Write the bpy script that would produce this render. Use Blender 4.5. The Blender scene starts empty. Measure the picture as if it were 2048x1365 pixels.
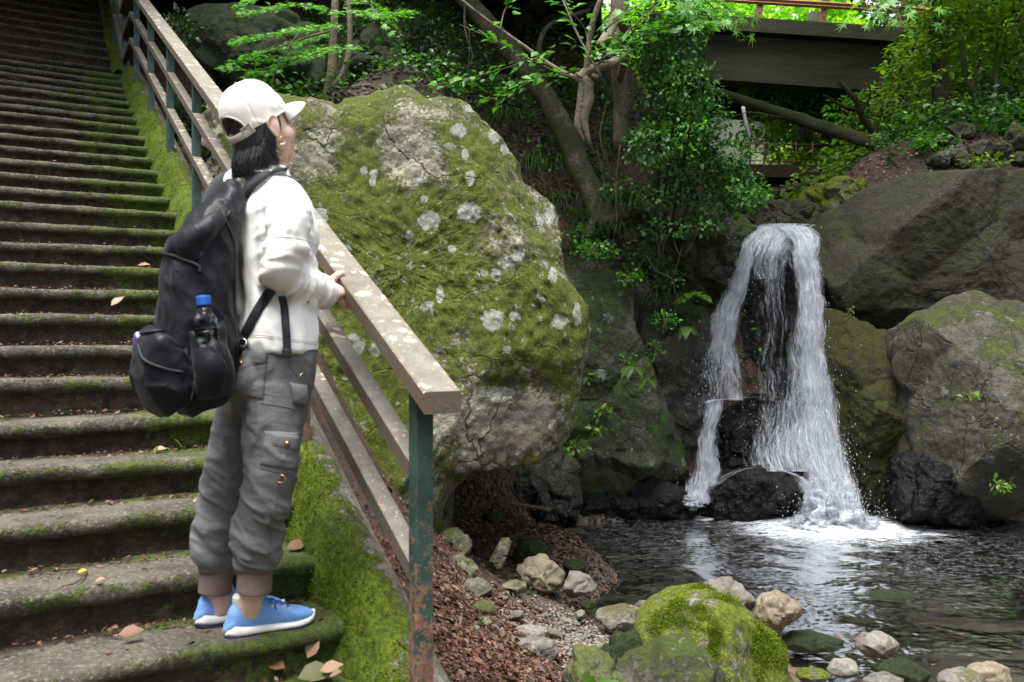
import bpy, math, random
import numpy as np
from mathutils import Vector, Matrix
R_=math.radians
sc=bpy.context.scene
col=sc.collection
# ---------------------------------------------------------------- camera, sky, sun, exposure
EYE=1.75; F=1700.0; CX=1024.0; HY=660.0          # water surface is z = 0
cam=bpy.data.cameras.new('camera'); co=bpy.data.objects.new('camera',cam); col.objects.link(co)
co.location=(0,0,EYE); co.rotation_euler=(R_(90),0,0)
cam.sensor_width=36; cam.lens=F/2048*36; cam.shift_y=-22.5/2048
cam.clip_start=0.05; cam.clip_end=500
cam.dof.use_dof=True; cam.dof.focus_distance=6.6; cam.dof.aperture_fstop=5.0
sc.camera=co
w=bpy.data.worlds.new("World"); sc.world=w; w.use_nodes=True
wn=w.node_tree; wn.nodes.clear()
sky=wn.nodes.new('ShaderNodeTexSky'); sky.sky_type='NISHITA'; sky.sun_disc=False
sky.sun_elevation=R_(74); sky.sun_rotation=R_(205); sky.dust_density=3.0; sky.air_density=1.0
hs=wn.nodes.new('ShaderNodeHueSaturation'); hs.inputs['Saturation'].default_value=0.35
bg=wn.nodes.new('ShaderNodeBackground'); bg.inputs['Strength'].default_value=0.13
wo=wn.nodes.new('ShaderNodeOutputWorld')
wn.links.new(sky.outputs[0],hs.inputs['Color']); wn.links.new(hs.outputs[0],bg.inputs[0]); wn.links.new(bg.outputs[0],wo.inputs[0])
sl=bpy.data.lights.new('sun','SUN'); sl.energy=2.6; sl.angle=R_(38); sl.color=(1.0,0.96,0.90)
so=bpy.data.objects.new('sun',sl); col.objects.link(so)
el,az=R_(74),R_(205)     # azimuth measured clockwise from +Y
sd=Vector((math.sin(az)*math.cos(el),math.cos(az)*math.cos(el),math.sin(el)))
so.rotation_euler=sd.to_track_quat('Z','Y').to_euler()
so.location=(0,-4,12)
sc.view_settings.view_transform='Standard'; sc.view_settings.look='None'
sc.view_settings.exposure=1.62; sc.view_settings.gamma=1.0
sc.render.engine='CYCLES'; sc.cycles.max_bounces=6; sc.cycles.diffuse_bounces=3; sc.cycles.glossy_bounces=3
sc.cycles.transmission_bounces=6; sc.cycles.transparent_max_bounces=24; sc.cycles.use_denoising=True; sc.cycles.sample_clamp_indirect=3.0
sc.cycles.caustics_reflective=False; sc.cycles.caustics_refractive=False
sc.render.resolution_x=1024; sc.render.resolution_y=682

# ---------------------------------------------------------------- helpers
rng=np.random.default_rng(7); random.seed(7)
def P(px,py,Y): return np.array([(px-CX)/F*Y, Y, EYE-(py-HY)/F*Y])
def PL(l,Y=None):
    return np.array([P(*q) if len(q)==3 else P(q[0],q[1],Y) for q in l])
_perm=np.random.default_rng(3).permutation(512).astype(np.int64); _perm=np.concatenate([_perm,_perm,_perm])
_val=np.random.default_rng(5).random(1600)*2-1
def vnoise(p):
    p=np.asarray(p,float); i=np.floor(p).astype(np.int64); f=p-i; u=f*f*(3-2*f); i=i%512
    def h(a,b,c): return _val[_perm[(_perm[(_perm[a%512]+b)%512]+c)%512]]
    x,y,z=i[:,0],i[:,1],i[:,2]; r=0
    for dx in (0,1):
        wx=u[:,0] if dx else 1-u[:,0]
        for dy in (0,1):
            wy=u[:,1] if dy else 1-u[:,1]
            for dz in (0,1):
                wz=u[:,2] if dz else 1-u[:,2]
                r=r+wx*wy*wz*h(x+dx,y+dy,z+dz)
    return r
def fbm(p,octv=4,rough=0.5,seed=0):
    p=np.asarray(p,float)+seed*17.31; a=1; s=0; t=0
    for k in range(octv):
        s=s+a*vnoise(p*(2.03**k)+k*5.7); t+=a; a*=rough
    return s/t
def cells(p,seed,dens):
    """distance to the nearest and second nearest of jittered cell points"""
    p=np.asarray(p,float)*dens; i=np.floor(p).astype(np.int64); best=np.full(len(p),9.); sec=np.full(len(p),9.)
    for dx in (-1,0,1):
        for dy in (-1,0,1):
            for dz in (-1,0,1):
                c=i+np.array([dx,dy,dz]); m=c%512
                k=_perm[(_perm[(_perm[m[:,0]]+m[:,1])%512]+m[:,2]+seed*7)%512]
                q=c+0.5+0.45*np.stack([_val[k],_val[k+31],_val[k+67]],1)
                d=np.linalg.norm(p-q,axis=1)
                sec=np.where(d<best,best,np.minimum(sec,d)); best=np.minimum(best,d)
    return best,sec
ROOT={}
def setp(o,label=None,cat=None,group=None,kind=None):
    if label: o['label']=label
    if cat: o['category']=cat
    if group: o['group']=group
    if kind: o['kind']=kind
    return o
def mesh(name,V,Fc,smooth=True,mats=None,uv=None):
    me=bpy.data.meshes.new(name); V=np.asarray(V,np.float32)
    if isinstance(Fc,np.ndarray):
        n,k=Fc.shape; me.vertices.add(len(V)); me.vertices.foreach_set('co',V.ravel())
        me.loops.add(n*k); me.loops.foreach_set('vertex_index',Fc.astype(np.int32).ravel())
        me.polygons.add(n); me.polygons.foreach_set('loop_start',np.arange(0,n*k,k,dtype=np.int32))
        me.update(calc_edges=True)
    else:
        me.from_pydata([tuple(map(float,v)) for v in V],[],[tuple(int(i) for i in f) for f in Fc]); me.update()
    if smooth: me.polygons.foreach_set('use_smooth',np.ones(len(me.polygons),bool))
    return me
def wloc(o):
    v=np.array(o.location,float)
    while o.parent: o=o.parent; v=v+np.array(o.location)
    return v
def mk(name,V,Fc,mat,parent=None,label=None,cat=None,group=None,kind=None,smooth=True,loc=None):
    V=np.asarray(V,float)
    if parent is None:
        if loc is None: loc=np.array([V[:,0].mean(),V[:,1].mean(),V[:,2].min()])
        base=np.array(loc,float)
    else: base=wloc(parent)
    me=mesh(name,V-base,Fc,smooth); o=bpy.data.objects.new(name,me); col.objects.link(o)
    if mat: me.materials.append(mat)
    if parent is None: o.location=base
    else: o.parent=parent
    return setp(o,label,cat,group,kind)
def empty(name,loc,label=None,cat=None,group=None,kind=None):
    o=bpy.data.objects.new(name,None); o.location=tuple(loc); o.empty_display_size=.1; col.objects.link(o)
    return setp(o,label,cat,group,kind)
class B:
    """collects geometry (tris/quads mixed)"""
    def __init__(s): s.v=[]; s.f=[]; s.n=0
    def add(s,V,Fc):
        V=np.asarray(V,float); s.v.append(V); s.f.extend([tuple(int(i)+s.n for i in f) for f in Fc]); s.n+=len(V); return s
    def mk(s,name,mat,parent=None,**k): return mk(name,np.concatenate(s.v),s.f,mat,parent,**k)
def box_vf(c,ax,ay,az,hx,hy,hz):
    c=np.array(c,float); ax,ay,az=[np.array(a,float)/np.linalg.norm(a) for a in (ax,ay,az)]
    V=[c+ax*hx*i+ay*hy*j+az*hz*k for i in (-1,1) for j in (-1,1) for k in (-1,1)]
    return V,[(0,1,3,2),(4,6,7,5),(0,4,5,1),(2,3,7,6),(0,2,6,4),(1,5,7,3)]
def rbox_vf(p0,p1,w,h,up=(0,0,1),bev=0.006,n=1,uend=None):
    """bevelled bar from p0 to p1, w across, h high; cross-section octagon; ends cut vertical"""
    p0,p1=np.array(p0,float),np.array(p1,float); d=p1-p0; L=np.linalg.norm(d); d/=L
    s=np.cross(d,up); s/=np.linalg.norm(s); u=np.cross(s,d)
    if uend is not None: u=np.array(uend,float)/ (1 if abs(np.dot(u,uend))<1e-6 else abs(np.dot(u,uend)))
    a,b=w/2,h/2; c=bev
    sec=[(a-c,b),(a,b-c),(a,-b+c),(a-c,-b),(-a+c,-b),(-a,-b+c),(-a,b-c),(-a+c,b)]
    V=[];Fc=[]; ts=np.linspace(0,L,n+1)
    for t in ts:
        for x,y in sec: V.append(p0+d*t+s*x+u*y)
    for k in range(n):
        for j in range(8):
            q=(j+1)%8; Fc.append((k*8+j,k*8+q,(k+1)*8+q,(k+1)*8+j))
    Fc.append(tuple(range(7,-1,-1))); Fc.append(tuple(n*8+j for j in range(8)))
    return np.array(V),Fc
def spline(pts,n):
    pts=np.asarray(pts,float); m=len(pts)
    if m<3:
        t=np.linspace(0,1,n)[:,None]; return pts[0]*(1-t)+pts[-1]*t
    q=np.vstack([2*pts[0]-pts[1],pts,2*pts[-1]-pts[-2]]); out=[]
    for t in np.linspace(0,m-1,n):
        i=min(int(t),m-2); f=t-i; a,b,c,d=q[i],q[i+1],q[i+2],q[i+3]
        out.append(.5*((2*b)+(-a+c)*f+(2*a-5*b+4*c-d)*f*f+(-a+3*b-3*c+d)*f**3))
    return np.array(out)
def tube_vf(pts,rad,ns=8,n=None,rough=0.0,caps=True,ell=None,xdir=None,smooth=True):
    """tube through pts (splined); rad scalar / list; ell=(list a, list b) elliptical section with xdir"""
    pts=np.asarray(pts,float); m=len(pts)
    if n is None: n=max(m,2) if not smooth else max(2,(m-1)*4+1)
    C=spline(pts,n); 
    def res(r):
        r=np.atleast_1d(np.asarray(r,float)); 
        return np.full(n,r[0]) if len(r)==1 else np.interp(np.linspace(0,1,n),np.linspace(0,1,len(r)),r)
    ra=res(rad if ell is None else ell[0]); rb=ra if ell is None else res(ell[1])
    T=np.gradient(C,axis=0); T/=np.linalg.norm(T,axis=1)[:,None]+1e-12
    x=np.array(xdir if xdir is not None else ([1,0,0] if abs(T[0][0])<.8 else [0,1,0]),float)
    V=[]; th=np.linspace(0,2*np.pi,ns,endpoint=False)
    for k in range(n):
        x0=np.array(xdir,float) if xdir is not None else x
        x=x0-T[k]*np.dot(x0,T[k]); x/=np.linalg.norm(x)+1e-12; y=np.cross(T[k],x)
        V.append(C[k]+np.outer(np.cos(th)*ra[k],x)+np.outer(np.sin(th)*rb[k],y))
    V=np.concatenate(V)
    if rough: 
        ce=np.repeat(C,ns,0); V=ce+(V-ce)*(1+rough*fbm(V*6/ max(.02,ra.max()*8),3)[:,None]*2)
    Fc=[]
    for k in range(n-1):
        for j in range(ns):
            q=(j+1)%ns; Fc.append((k*ns+j,k*ns+q,(k+1)*ns+q,(k+1)*ns+j))
    if caps: Fc.append(tuple(range(ns-1,-1,-1))); Fc.append(tuple((n-1)*ns+j for j in range(ns)))
    return V,Fc
def grid_f(nu,nv,wrap=False):
    i=np.arange(nu-1)[:,None]; j=np.arange(nv if wrap else nv-1)[None,:]; q=(j+1)%nv
    return np.stack([i*nv+j,i*nv+q,(i+1)*nv+q,(i+1)*nv+j],-1).reshape(-1,4)
def sph_vf(c,r,nu=16,nv=10,axes=None):
    c=np.array(c,float); r=np.ones(3)*np.array(r,float); A=np.eye(3) if axes is None else np.array(axes,float)
    V=[];
    for i in range(nv+1):
        ph=-np.pi/2+np.pi*i/nv
        for j in range(nu):
            th=2*np.pi*j/nu; V.append(c+(np.array([math.cos(ph)*math.cos(th),math.cos(ph)*math.sin(th),math.sin(ph)])*r)@A)
    return np.array(V),[tuple(f) for f in grid_f(nv+1,nu,True)]
# ---------------------------------------------------------------- node helper
class N:
    def __init__(s,name):
        s.m=bpy.data.materials.new(name); s.m.use_nodes=True; s.t=s.m.node_tree; s.t.nodes.clear()
        s.out=s.t.nodes.new('ShaderNodeOutputMaterial')
        s.co=s.t.nodes.new('ShaderNodeTexCoord'); s.geo=s.t.nodes.new('ShaderNodeNewGeometry')
        s.pos=s.geo.outputs['Position']
    def n(s,ty,ins=None,**a):
        o=s.t.nodes.new('ShaderNode'+ty)
        for k,v in a.items(): setattr(o,k,v)
        for k,v in (ins or {}).items(): s.set(o.inputs[k],v)
        return o
    def set(s,i,v):
        if isinstance(v,bpy.types.NodeSocket): s.t.links.new(v,i)
        else:
            if isinstance(v,(tuple,list)) and i.type=='RGBA' and len(v)==3: v=(*v,1)
            i.default_value=v
    def mathn(s,op,a,b=0.0,clamp=False):
        o=s.n('Math',{0:a,1:b},operation=op,use_clamp=clamp); return o.outputs[0]
    def noise(s,sc_,det=4,rough=.55,vec=None,dist=0.0):
        o=s.n('TexNoise',{'Scale':sc_,'Detail':det,'Roughness':rough,'Distortion':dist,'Vector':s.pos if vec is None else vec}); return o.outputs[0]
    def vor(s,sc_,feat='F1',vec=None,rand=1.0,out='Distance'):
        o=s.n('TexVoronoi',{'Scale':sc_,'Randomness':rand,'Vector':s.pos if vec is None else vec},feature=feat); return o.outputs[out]
    def ramp(s,f,stops,interp='LINEAR'):
        o=s.n('ValToRGB',{0:f}); r=o.color_ramp; r.interpolation=interp
        while len(r.elements)<len(stops): r.elements.new(0.5)
        for e,(p,c) in zip(r.elements,stops):
            e.position=p; e.color=(c,c,c,1) if not isinstance(c,(tuple,list)) else (*c,1)
        return o.outputs[0]
    def step(s,f,a,b): # smooth 0..1
        o=s.n('MapRange',{'Value':f,'From Min':a,'From Max':b},interpolation_type='SMOOTHSTEP'); return o.outputs[0]
    def mix(s,f,a,b,mode='MIX'):
        o=s.n('Mix',{},data_type='RGBA',blend_type=mode); s.set(o.inputs[0],f); s.set(o.inputs[6],a); s.set(o.inputs[7],b); return o.outputs[2]
    def vmap(s,scale,vec=None,rot=(0,0,0)):
        return s.n('Mapping',{'Vector':s.pos if vec is None else vec,'Scale':scale,'Rotation':rot}).outputs[0]
    def sep(s,v): return s.n('SeparateXYZ',{0:v}).outputs
    def attr(s,name,out='Fac'): return s.n('Attribute',attribute_name=name).outputs[out]
    def bump(s,h,st=.5,d=.01,nrm=None):
        i={'Height':h,'Strength':st,'Distance':d}
        if nrm is not None: i['Normal']=nrm
        return s.n('Bump',i).outputs[0]
    def bsdf(s,**k):
        ins={kk.replace('_',' '):v for kk,v in k.items()}; return s.n('BsdfPrincipled',ins)
    def fin(s,sh): s.t.links.new(sh.outputs[0] if hasattr(sh,'outputs') else sh,s.out.inputs[0]); return s.m
def rockmat(name,c1,c2,moss=0.4,mossc=((.035,.06,.008),(.10,.15,.012)),lichen=0.0,up=0.35,msc=2.2,spec=.35,rough=.85,
            streak=0.0,streakc=(.05,.03,.012),wet=None,crack=1.0,dark=0.5,lc=(.42,.46,.40),attrl=False,bump=1.0,mfuzz=1.0,attrm=False):
    n=N(name); p=n.pos
    base=n.mix(n.step(n.noise(3.2,6,.62),.32,.68),c1,c2)
    fine=n.noise(38,5,.7)
    base=n.mix(n.mathn('MULTIPLY',n.step(fine,.42,.75),.55),base,tuple(min(1,x*1.7) for x in c2))
    spots=n.noise(95,3,.6); base=n.mix(n.mathn('MULTIPLY',n.step(spots,.56,.70),dark),base,tuple(x*.35 for x in c1))
    ck=n.vor(1.6,'DISTANCE_TO_EDGE',vec=n.n('VectorMath',{0:p,1:n.n('VectorMath',{0:n.n('TexNoise',{'Scale':2.5,'Detail':4,'Vector':p}).outputs['Color'],3:.6},operation='SCALE').outputs[0]},operation='ADD').outputs[0])
    ckm=n.mathn('MULTIPLY',n.step(ck,.018,.0),crack*.75)
    base=n.mix(ckm,base,tuple(x*.25 for x in c1))
    if streak:
        sv=n.vmap((5,5,.5)); sm=n.mathn('MULTIPLY',n.step(n.noise(1.0,5,.6,vec=sv),.5,.68),streak); base=n.mix(sm,base,streakc)
    nz=n.sep(n.geo.outputs['Normal'])[2]
    mn=n.noise(msc,7,.68); m2=n.noise(32,5,.75)
    mm=n.mathn('ADD',n.mathn('ADD',mn,n.mathn('MULTIPLY',nz,up*.3)),n.mathn('MULTIPLY',m2,.55))
    if attrm: mm=n.mathn('ADD',mm,n.mathn('MULTIPLY',n.attr('moss'),.5))
    th=1.12-moss*.45
    mask=n.step(mm,th-.05,th+.07)
    mcol=n.mix(n.step(n.noise(60,4,.7),.3,.72),mossc[0],mossc[1]); mcol=n.mix(n.mathn('MULTIPLY',n.step(n.noise(7,3),.45,.7),.5),mcol,tuple(x*.55 for x in mossc[0]))
    colr=n.mix(mask,base,mcol)
    h=n.mathn('ADD',n.mathn('MULTIPLY',fine,.5),n.mathn('MULTIPLY',n.noise(9,6,.65),1.2))
    h=n.mathn('SUBTRACT',h,n.mathn('MULTIPLY',ckm,.8))
    h=n.mathn('ADD',h,n.mathn('MULTIPLY',mask,n.mathn('MULTIPLY',n.noise(140,3,.8),1.1*mfuzz)))
    if lichen:
        dv=n.n('VectorMath',{0:p,1:n.n('VectorMath',{0:n.n('TexNoise',{'Scale':12,'Detail':6,'Roughness':.7,'Vector':p}).outputs['Color'],3:.17},operation='SCALE').outputs[0]},operation='ADD').outputs[0]
        l1=n.step(n.vor(3.6,vec=dv,rand=1),.19,.15); keep=n.step(n.noise(1.9,3,.5),.50,.56)
        l1=n.mathn('MULTIPLY',l1,keep)
        l2=n.mathn('MULTIPLY',n.step(n.vor(16,vec=dv,rand=1),.26,.16),n.step(n.noise(2.3,4,.6,vec=n.vmap((1,1,1),rot=(1,2,0))),.45,.55))
        l=n.mathn('MAXIMUM',l1,l2)
        if attrl: l=n.mathn('MAXIMUM',l,n.step(n.mathn('ADD',n.attr('lichen'),n.mathn('MULTIPLY',n.mathn('SUBTRACT',n.noise(20,6,.8),.5),1.05)),.47,.53))
        l=n.mathn('MULTIPLY',l,n.mathn('ADD',.72,n.mathn('MULTIPLY',n.step(fine,.35,.6),.28)))
        l=n.mathn('MULTIPLY',l,lichen)
        lcol=n.mix(n.step(n.noise(30,4,.7),.3,.7),tuple(x*.62 for x in lc),lc)
        colr=n.mix(l,colr,lcol); h=n.mathn('ADD',h,n.mathn('MULTIPLY',l,.25))
    rgh=rough
    if wet is not None:   # soaked rock below / around a level: darker and shiny
        z=n.sep(p)[2]; wm=n.step(n.mathn('ADD',z,n.mathn('MULTIPLY',n.noise(4,4),.5)),wet+.45,wet+.1) if wet<50 else 1.0
        colr=n.mix(wm,colr,n.mix(1.0,colr,(.42,.42,.45),'MULTIPLY'))
        rgh=n.mathn('SUBTRACT',rough,n.mathn('MULTIPLY',wm,.52)) if wet<50 else .3
    b=n.bsdf(Base_Color=colr,Roughness=rgh,Normal=n.bump(h,.9*bump,.022)); b.inputs['Specular IOR Level'].default_value=spec
    return n.fin(b)
def simplemat(name,c1,c2=None,sc_=20,rough=.7,bump=.3,bd=.004,spec=.4,metal=0.0,island=0.0,sheen=0.0):
    n=N(name); c2=c2 or tuple(x*.7 for x in c1)
    c=n.mix(n.step(n.noise(sc_,5,.65),.3,.7),c1,c2)
    if island: c=n.mix(n.mathn('MULTIPLY',n.geo.outputs['Random Per Island'],island),c,tuple(x*.3 for x in c1))
    b=n.bsdf(Base_Color=c,Roughness=rough,Metallic=metal,Normal=n.bump(n.noise(sc_*3,5,.7),bump,bd)); b.inputs['Specular IOR Level'].default_value=spec
    if sheen: b.inputs['Sheen Weight'].default_value=sheen
    return n.fin(b)
def leafmat(name,cols,rough=.5,trans=.35,spec=.5,tc=None):
    n=N(name); r=n.geo.outputs['Random Per Island']
    st=[(i/(len(cols)-1),c) for i,c in enumerate(cols)]
    c=n.ramp(r,st)
    c=n.mix(n.mathn('MULTIPLY',n.noise(30,3),.5),c,n.mix(1.0,c,(.6,.65,.5),'MULTIPLY'))
    b=n.bsdf(Base_Color=c,Roughness=rough); b.inputs['Specular IOR Level'].default_value=spec
    t=n.n('BsdfTranslucent',{'Color':n.mix(1.0,c,tc or (1.5,1.7,.6),'MULTIPLY')})
    m=n.n('MixShader',{0:trans,1:b.outputs[0],2:t.outputs[0]})
    return n.fin(m)
# ---------------------------------------------------------------- leaf clouds
OV=(np.array([[0,0,0],[-.26,.28,.05],[-.3,.55,.06],[0,1,-.08],[.3,.55,.06],[.26,.28,.05],[0,.5,-.02]]),
    [(0,1,6),(1,2,6),(2,3,6),(3,4,6),(4,5,6),(5,0,6)])
DI=(np.array([[0,0,0],[-.27,.45,.07],[0,1,-.06],[.27,.45,.07]]),[(0,1,2),(0,2,3)])
def _maple():
    V=[[0,.25,0]]; L=[(-150,.45),(-125,.16),(-100,.75),(-62,.24),(-40,1.0),(-18,.3),(0,1.15),(18,.3),(40,1.0),(62,.24),(100,.75),(125,.16),(150,.45),(180,.1)]
    for a,r in L: V.append([math.sin(R_(a))*r*.62,.25+math.cos(R_(a))*r*.62,-.07*r])
    n=len(L); return np.array(V),[(0,1+i,1+(i+1)%n) for i in range(n)]
MA=_maple()
def leaves_vf(pos,dirs,nrm,size,shape=DI,flat=False):
    """pos N,3; dirs N,3 (leaf axis); nrm N,3; size N"""
    V0,F0=shape; N_=len(pos); d=dirs/ (np.linalg.norm(dirs,axis=1)[:,None]+1e-9)
    s=np.cross(d,nrm); s/=np.linalg.norm(s,axis=1)[:,None]+1e-9; u=np.cross(s,d)
    V=pos[:,None,:]+size[:,None,None]*(V0[None,:,0,None]*s[:,None,:]+V0[None,:,1,None]*d[:,None,:]+V0[None,:,2,None]*u[:,None,:])
    Fa=np.array(F0)[None]+ (np.arange(N_)*len(V0))[:,None,None]
    return V.reshape(-1,3),Fa.reshape(-1,3)
def rand_unit(n): 
    v=rng.normal(size=(n,3)); return v/np.linalg.norm(v,axis=1)[:,None]
class LV:
    def __init__(s): s.V=[];s.F=[];s.n=0
    def add(s,V,Fc): s.V.append(V); s.F.append(Fc+s.n); s.n+=len(V)
    def mk(s,name,mat,parent=None,**k): return mk(name,np.concatenate(s.V),np.concatenate(s.F),mat,parent,smooth=False,**k)
def clump(lv,c,r,n,size,shape=DI,up=.6,droop=.2,hollow=.3):
    """leaves in an ellipsoid clump, leaves lying outward / flat"""
    c=np.array(c,float); r=np.ones(3)*np.array(r,float)
    u=rand_unit(n); rr=(hollow+(1-hollow)*rng.random(n))**.6
    p=c+u*r*rr[:,None]*(1+.25*fbm(u*2.3+c,2)[:,None])
    d=u+rng.normal(size=(n,3))*.7; d[:,2]-=droop
    nr=rand_unit(n)*(1-up)+np.array([0,0,1])*up
    V,Fc=leaves_vf(p,d,nr,size*(.6+.7*rng.random(n)),shape); lv.add(V,Fc)
def spray(lv,tw,path,n,spread,size,shape=MA,thick=.03,tw_r=.004,tilt=(0,0,1)):
    """flat layered foliage along a twig path"""
    C=spline(path,max(8,len(path)*5)); tw.add(*tube_vf(path,[tw_r*1.6,tw_r*.5],5))
    k=rng.integers(0,len(C),n); t=k/len(C)
    T=np.gradient(C,axis=0); T/=np.linalg.norm(T,axis=1)[:,None]
    tl=np.array(tilt,float); tl/=np.linalg.norm(tl)
    side=np.cross(T[k],tl); side/=np.linalg.norm(side,axis=1)[:,None]+1e-9
    a=(rng.random(n)*2-1)*spread*(1.0-.45*t)
    p=C[k]+side*a[:,None]+T[k]*(rng.random(n)*spread*.5)[:,None]+tl*(rng.normal(size=n)*thick)[:,None]
    d=side*np.sign(a)[:,None]*.8+T[k]*.8+rng.normal(size=(n,3))*.3; d[:,2]-=.12
    nr=tl+rng.normal(size=(n,3))*.28
    V,Fc=leaves_vf(p,d,nr,size*(.6+.6*rng.random(n)),shape); lv.add(V,Fc)
    for q in range(max(3,n//14)):
        j=rng.integers(0,n); tw.add(*tube_vf([C[k[j]],(C[k[j]]+p[j])/2+T[k[j]]*.02,p[j]],[tw_r*.55,tw_r*.3],4,n=3))
# ---------------------------------------------------------------- rocks
def radial(poly,c,th):
    """radius of a closed 2-D polygon seen from c, per angle (outermost hit)"""
    poly=np.asarray(poly,float)-c; q=np.roll(poly,-1,0); out=np.zeros(len(th))
    D=np.stack([np.cos(th),np.sin(th)],1)
    for a,b in zip(poly,q):
        e=b-a; den=D[:,0]*e[1]-D[:,1]*e[0]; den=np.where(abs(den)<1e-9,1e-9,den)
        t=(a[0]*e[1]-a[1]*e[0])/den; s=(a[0]*D[:,1]-a[1]*D[:,0])/den
        ok=(t>0)&(s>=-1e-6)&(s<=1+1e-6); out=np.where(ok&(t>out),t,out)
    return out
ROCKN=[0]
def rock_from(outline,Y,T,nu=110,nv=70,amp=.05,cell=1.1,fine=.012,flat=.55,seed=None,c=None,lean=0.0,ridge=.5,leanx=0.0,facets=12,cut=.22):
    """boulder with the traced outline as its section, real depth T (half) front to back"""
    ROCKN[0]+=1; seed=ROCKN[0] if seed is None else seed
    W=PL(outline,Y)[:,[0,2]]; cc=W.mean(0) if c is None else P(c[0],c[1],Y)[[0,2]]
    th=np.linspace(0,2*np.pi,nu,endpoint=False); r=radial(W,cc,th)
    m_=int(nv*.36); rho=np.linspace(0,.9,m_)**.9; pf=np.arccos(rho**(1/flat)); pr_=np.linspace(pf[-1],0,nv//2-m_+1)[1:]; pf=np.concatenate([pf,pr_]); ph=np.concatenate([-pf,pf[::-1][1:]]); nv=len(ph); cpx=np.concatenate([rho,np.cos(pr_)**flat])
    cp=np.concatenate([cpx,cpx[::-1][1:]]); sp=np.sign(np.sin(ph))*abs(np.sin(ph))**.85
    x=cc[0]+np.outer(cp,r*np.cos(th)); z=cc[1]+np.outer(cp,r*np.sin(th)); y=Y+np.outer(sp,np.ones(nu))*T
    V=np.stack([x,y,z],-1).reshape(-1,3)
    V[:,1]+=lean*(V[:,2]-cc[1])+leanx*(V[:,0]-cc[0])
    ctr=np.array([cc[0],Y,cc[1]]); nrm=(V-ctr)/np.array([max(r.mean(),.01),T,max(r.mean(),.01)]); nrm/=np.linalg.norm(nrm,axis=1)[:,None]+1e-9
    s=1.0/max(.15,r.mean())
    rg=np.random.default_rng(seed+100)
    for _ in range(facets):
        a=np.array([rg.normal()*.75,-1.0,rg.normal()*.75]); a/=np.linalg.norm(a); q=(V-ctr)@a; lim=q.max()*(1-cut*(.3+.7*rg.random())); ex=np.maximum(0,q-lim); V=V-a*(ex*.93)[:,None]
    d=amp*(fbm(V*1.3*s,5,.5,seed)*1.4)
    b,c2=cells(V*s+fbm(V*s*2,2,.5,seed)[:,None]*.25+seed,seed,cell); d+=amp*ridge*(np.clip(c2-b,0,.35)/.35-.7)
    d+=fine*fbm(V*18,4,.6,seed+3)
    V=V+nrm*d[:,None]
    Fq=grid_f(nv,nu,True)
    return V,Fq[:,::-1]
def rock(outline,Y,T,mat,label,name='rock',cat='rock',group=None,parent=None,**k):
    V,Fc=rock_from(outline,Y,T,**k); return mk(name,V,Fc,mat,parent,label=label,cat=cat,group=group)
def blob_pts(cx,cy,rx,ry,n=14,j=.12,seed=0,rot=0.0):
    r=np.random.default_rng(seed); o=[]
    for i in range(n):
        a=2*math.pi*i/n; q=1+(r.random()*2-1)*j; x,y=math.cos(a)*rx*q,math.sin(a)*ry*q
        o.append((cx+x*math.cos(rot)-y*math.sin(rot),cy+x*math.sin(rot)+y*math.cos(rot)))
    return o
# ---------------------------------------------------------------- staircase frame: u up the flight, v across to the right, h below the eye
SA=R_(29.6); US=np.array([-math.sin(SA),math.cos(SA),0]); ES=np.array([math.cos(SA),math.sin(SA),0]); ZZ=np.array([0,0,1.])
def S(u,v,h):
    u=np.asarray(u,float)[...,None]; v=np.asarray(v,float)[...,None]; h=np.asarray(h,float)[...,None]
    return US*u+ES*v+ZZ*(EYE-h)
RI,TR,U0,H0=.1386,.2826,2.516,.90
U2,TR2,RI2=10.72,.262,.186
def HS(u):
    """nosing line"""
    u=np.asarray(u,float); lo=H0-(u-U0)/TR*RI; top=H0-26*RI
    return np.where(u<U0+26*TR,lo,np.where(u<U2,top,top-(u-U2)/TR2*RI2))
# ---------------------------------------------------------------- ground: one sheet through surveyed points
_gp=[]
def g(px,py,Y): _gp.append(P(px,py,Y))
def gz(x,y,z): _gp.append(np.array([x,y,z],float))
# bank beside the stair foot
g(900,1365,2.95); g(1000,1365,3.15); g(1130,1365,3.5); g(900,1200,4.2); g(1000,1250,4.1); g(1100,1240,4.6); g(900,1090,5.6); g(860,1000,6.0)
g(960,960,6.7); g(1000,945,7.3); g(1040,1000,7.2); g(930,1020,6.2); g(800,1000,5.6); g(1180,1310,4.1)
gz(.25,5.6,.16); gz(.84,6.3,-.12); gz(.75,5.7,-.06); gz(1.2,5.3,-.1); gz(0.42,6.2,.3); gz(.95,4.3,.03); gz(-.2,3.6,.55); gz(0,2.6,.42); gz(.3,2.2,.33); gz(.8,2.4,.25); gz(1.4,2.8,.2); gz(0,0,.22); gz(1.5,.5,.15); gz(-1.5,0,.2); gz(4,0,.1); gz(-5,-2,.3); gz(0,-3,.25); gz(8,-2,.2)
# shore line and pool bed
for q in [(1110,1050,7.7),(1105,1100,6.85),(1190,1200,5.55),(1250,1290,4.75),(1450,1330,4.5),(1600,1365,4.25)]: p_=P(*q); gz(p_[0],p_[1],0.0)
for x,y,z in [(1.5,6,-.16),(1.0,7.3,-.12),(2,7,-.32),(3,7.4,-.5),(3.5,6.3,-.34),(2.2,5,-.09),(3.2,5,-.13),(4.4,5.4,-.17),(2.6,4.3,-.06),(4,4.2,-.07),(5.5,6,-.3),(5,7.5,-.5),(2.4,3.9,.02),(3.4,3.2,.1),(6,4,-.05),(8,6,-.2),(3.2,8.4,-.3),(1.6,8.2,-.1),(7,3,.15),(5,3,.06)]: gz(x,y,z)
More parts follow.
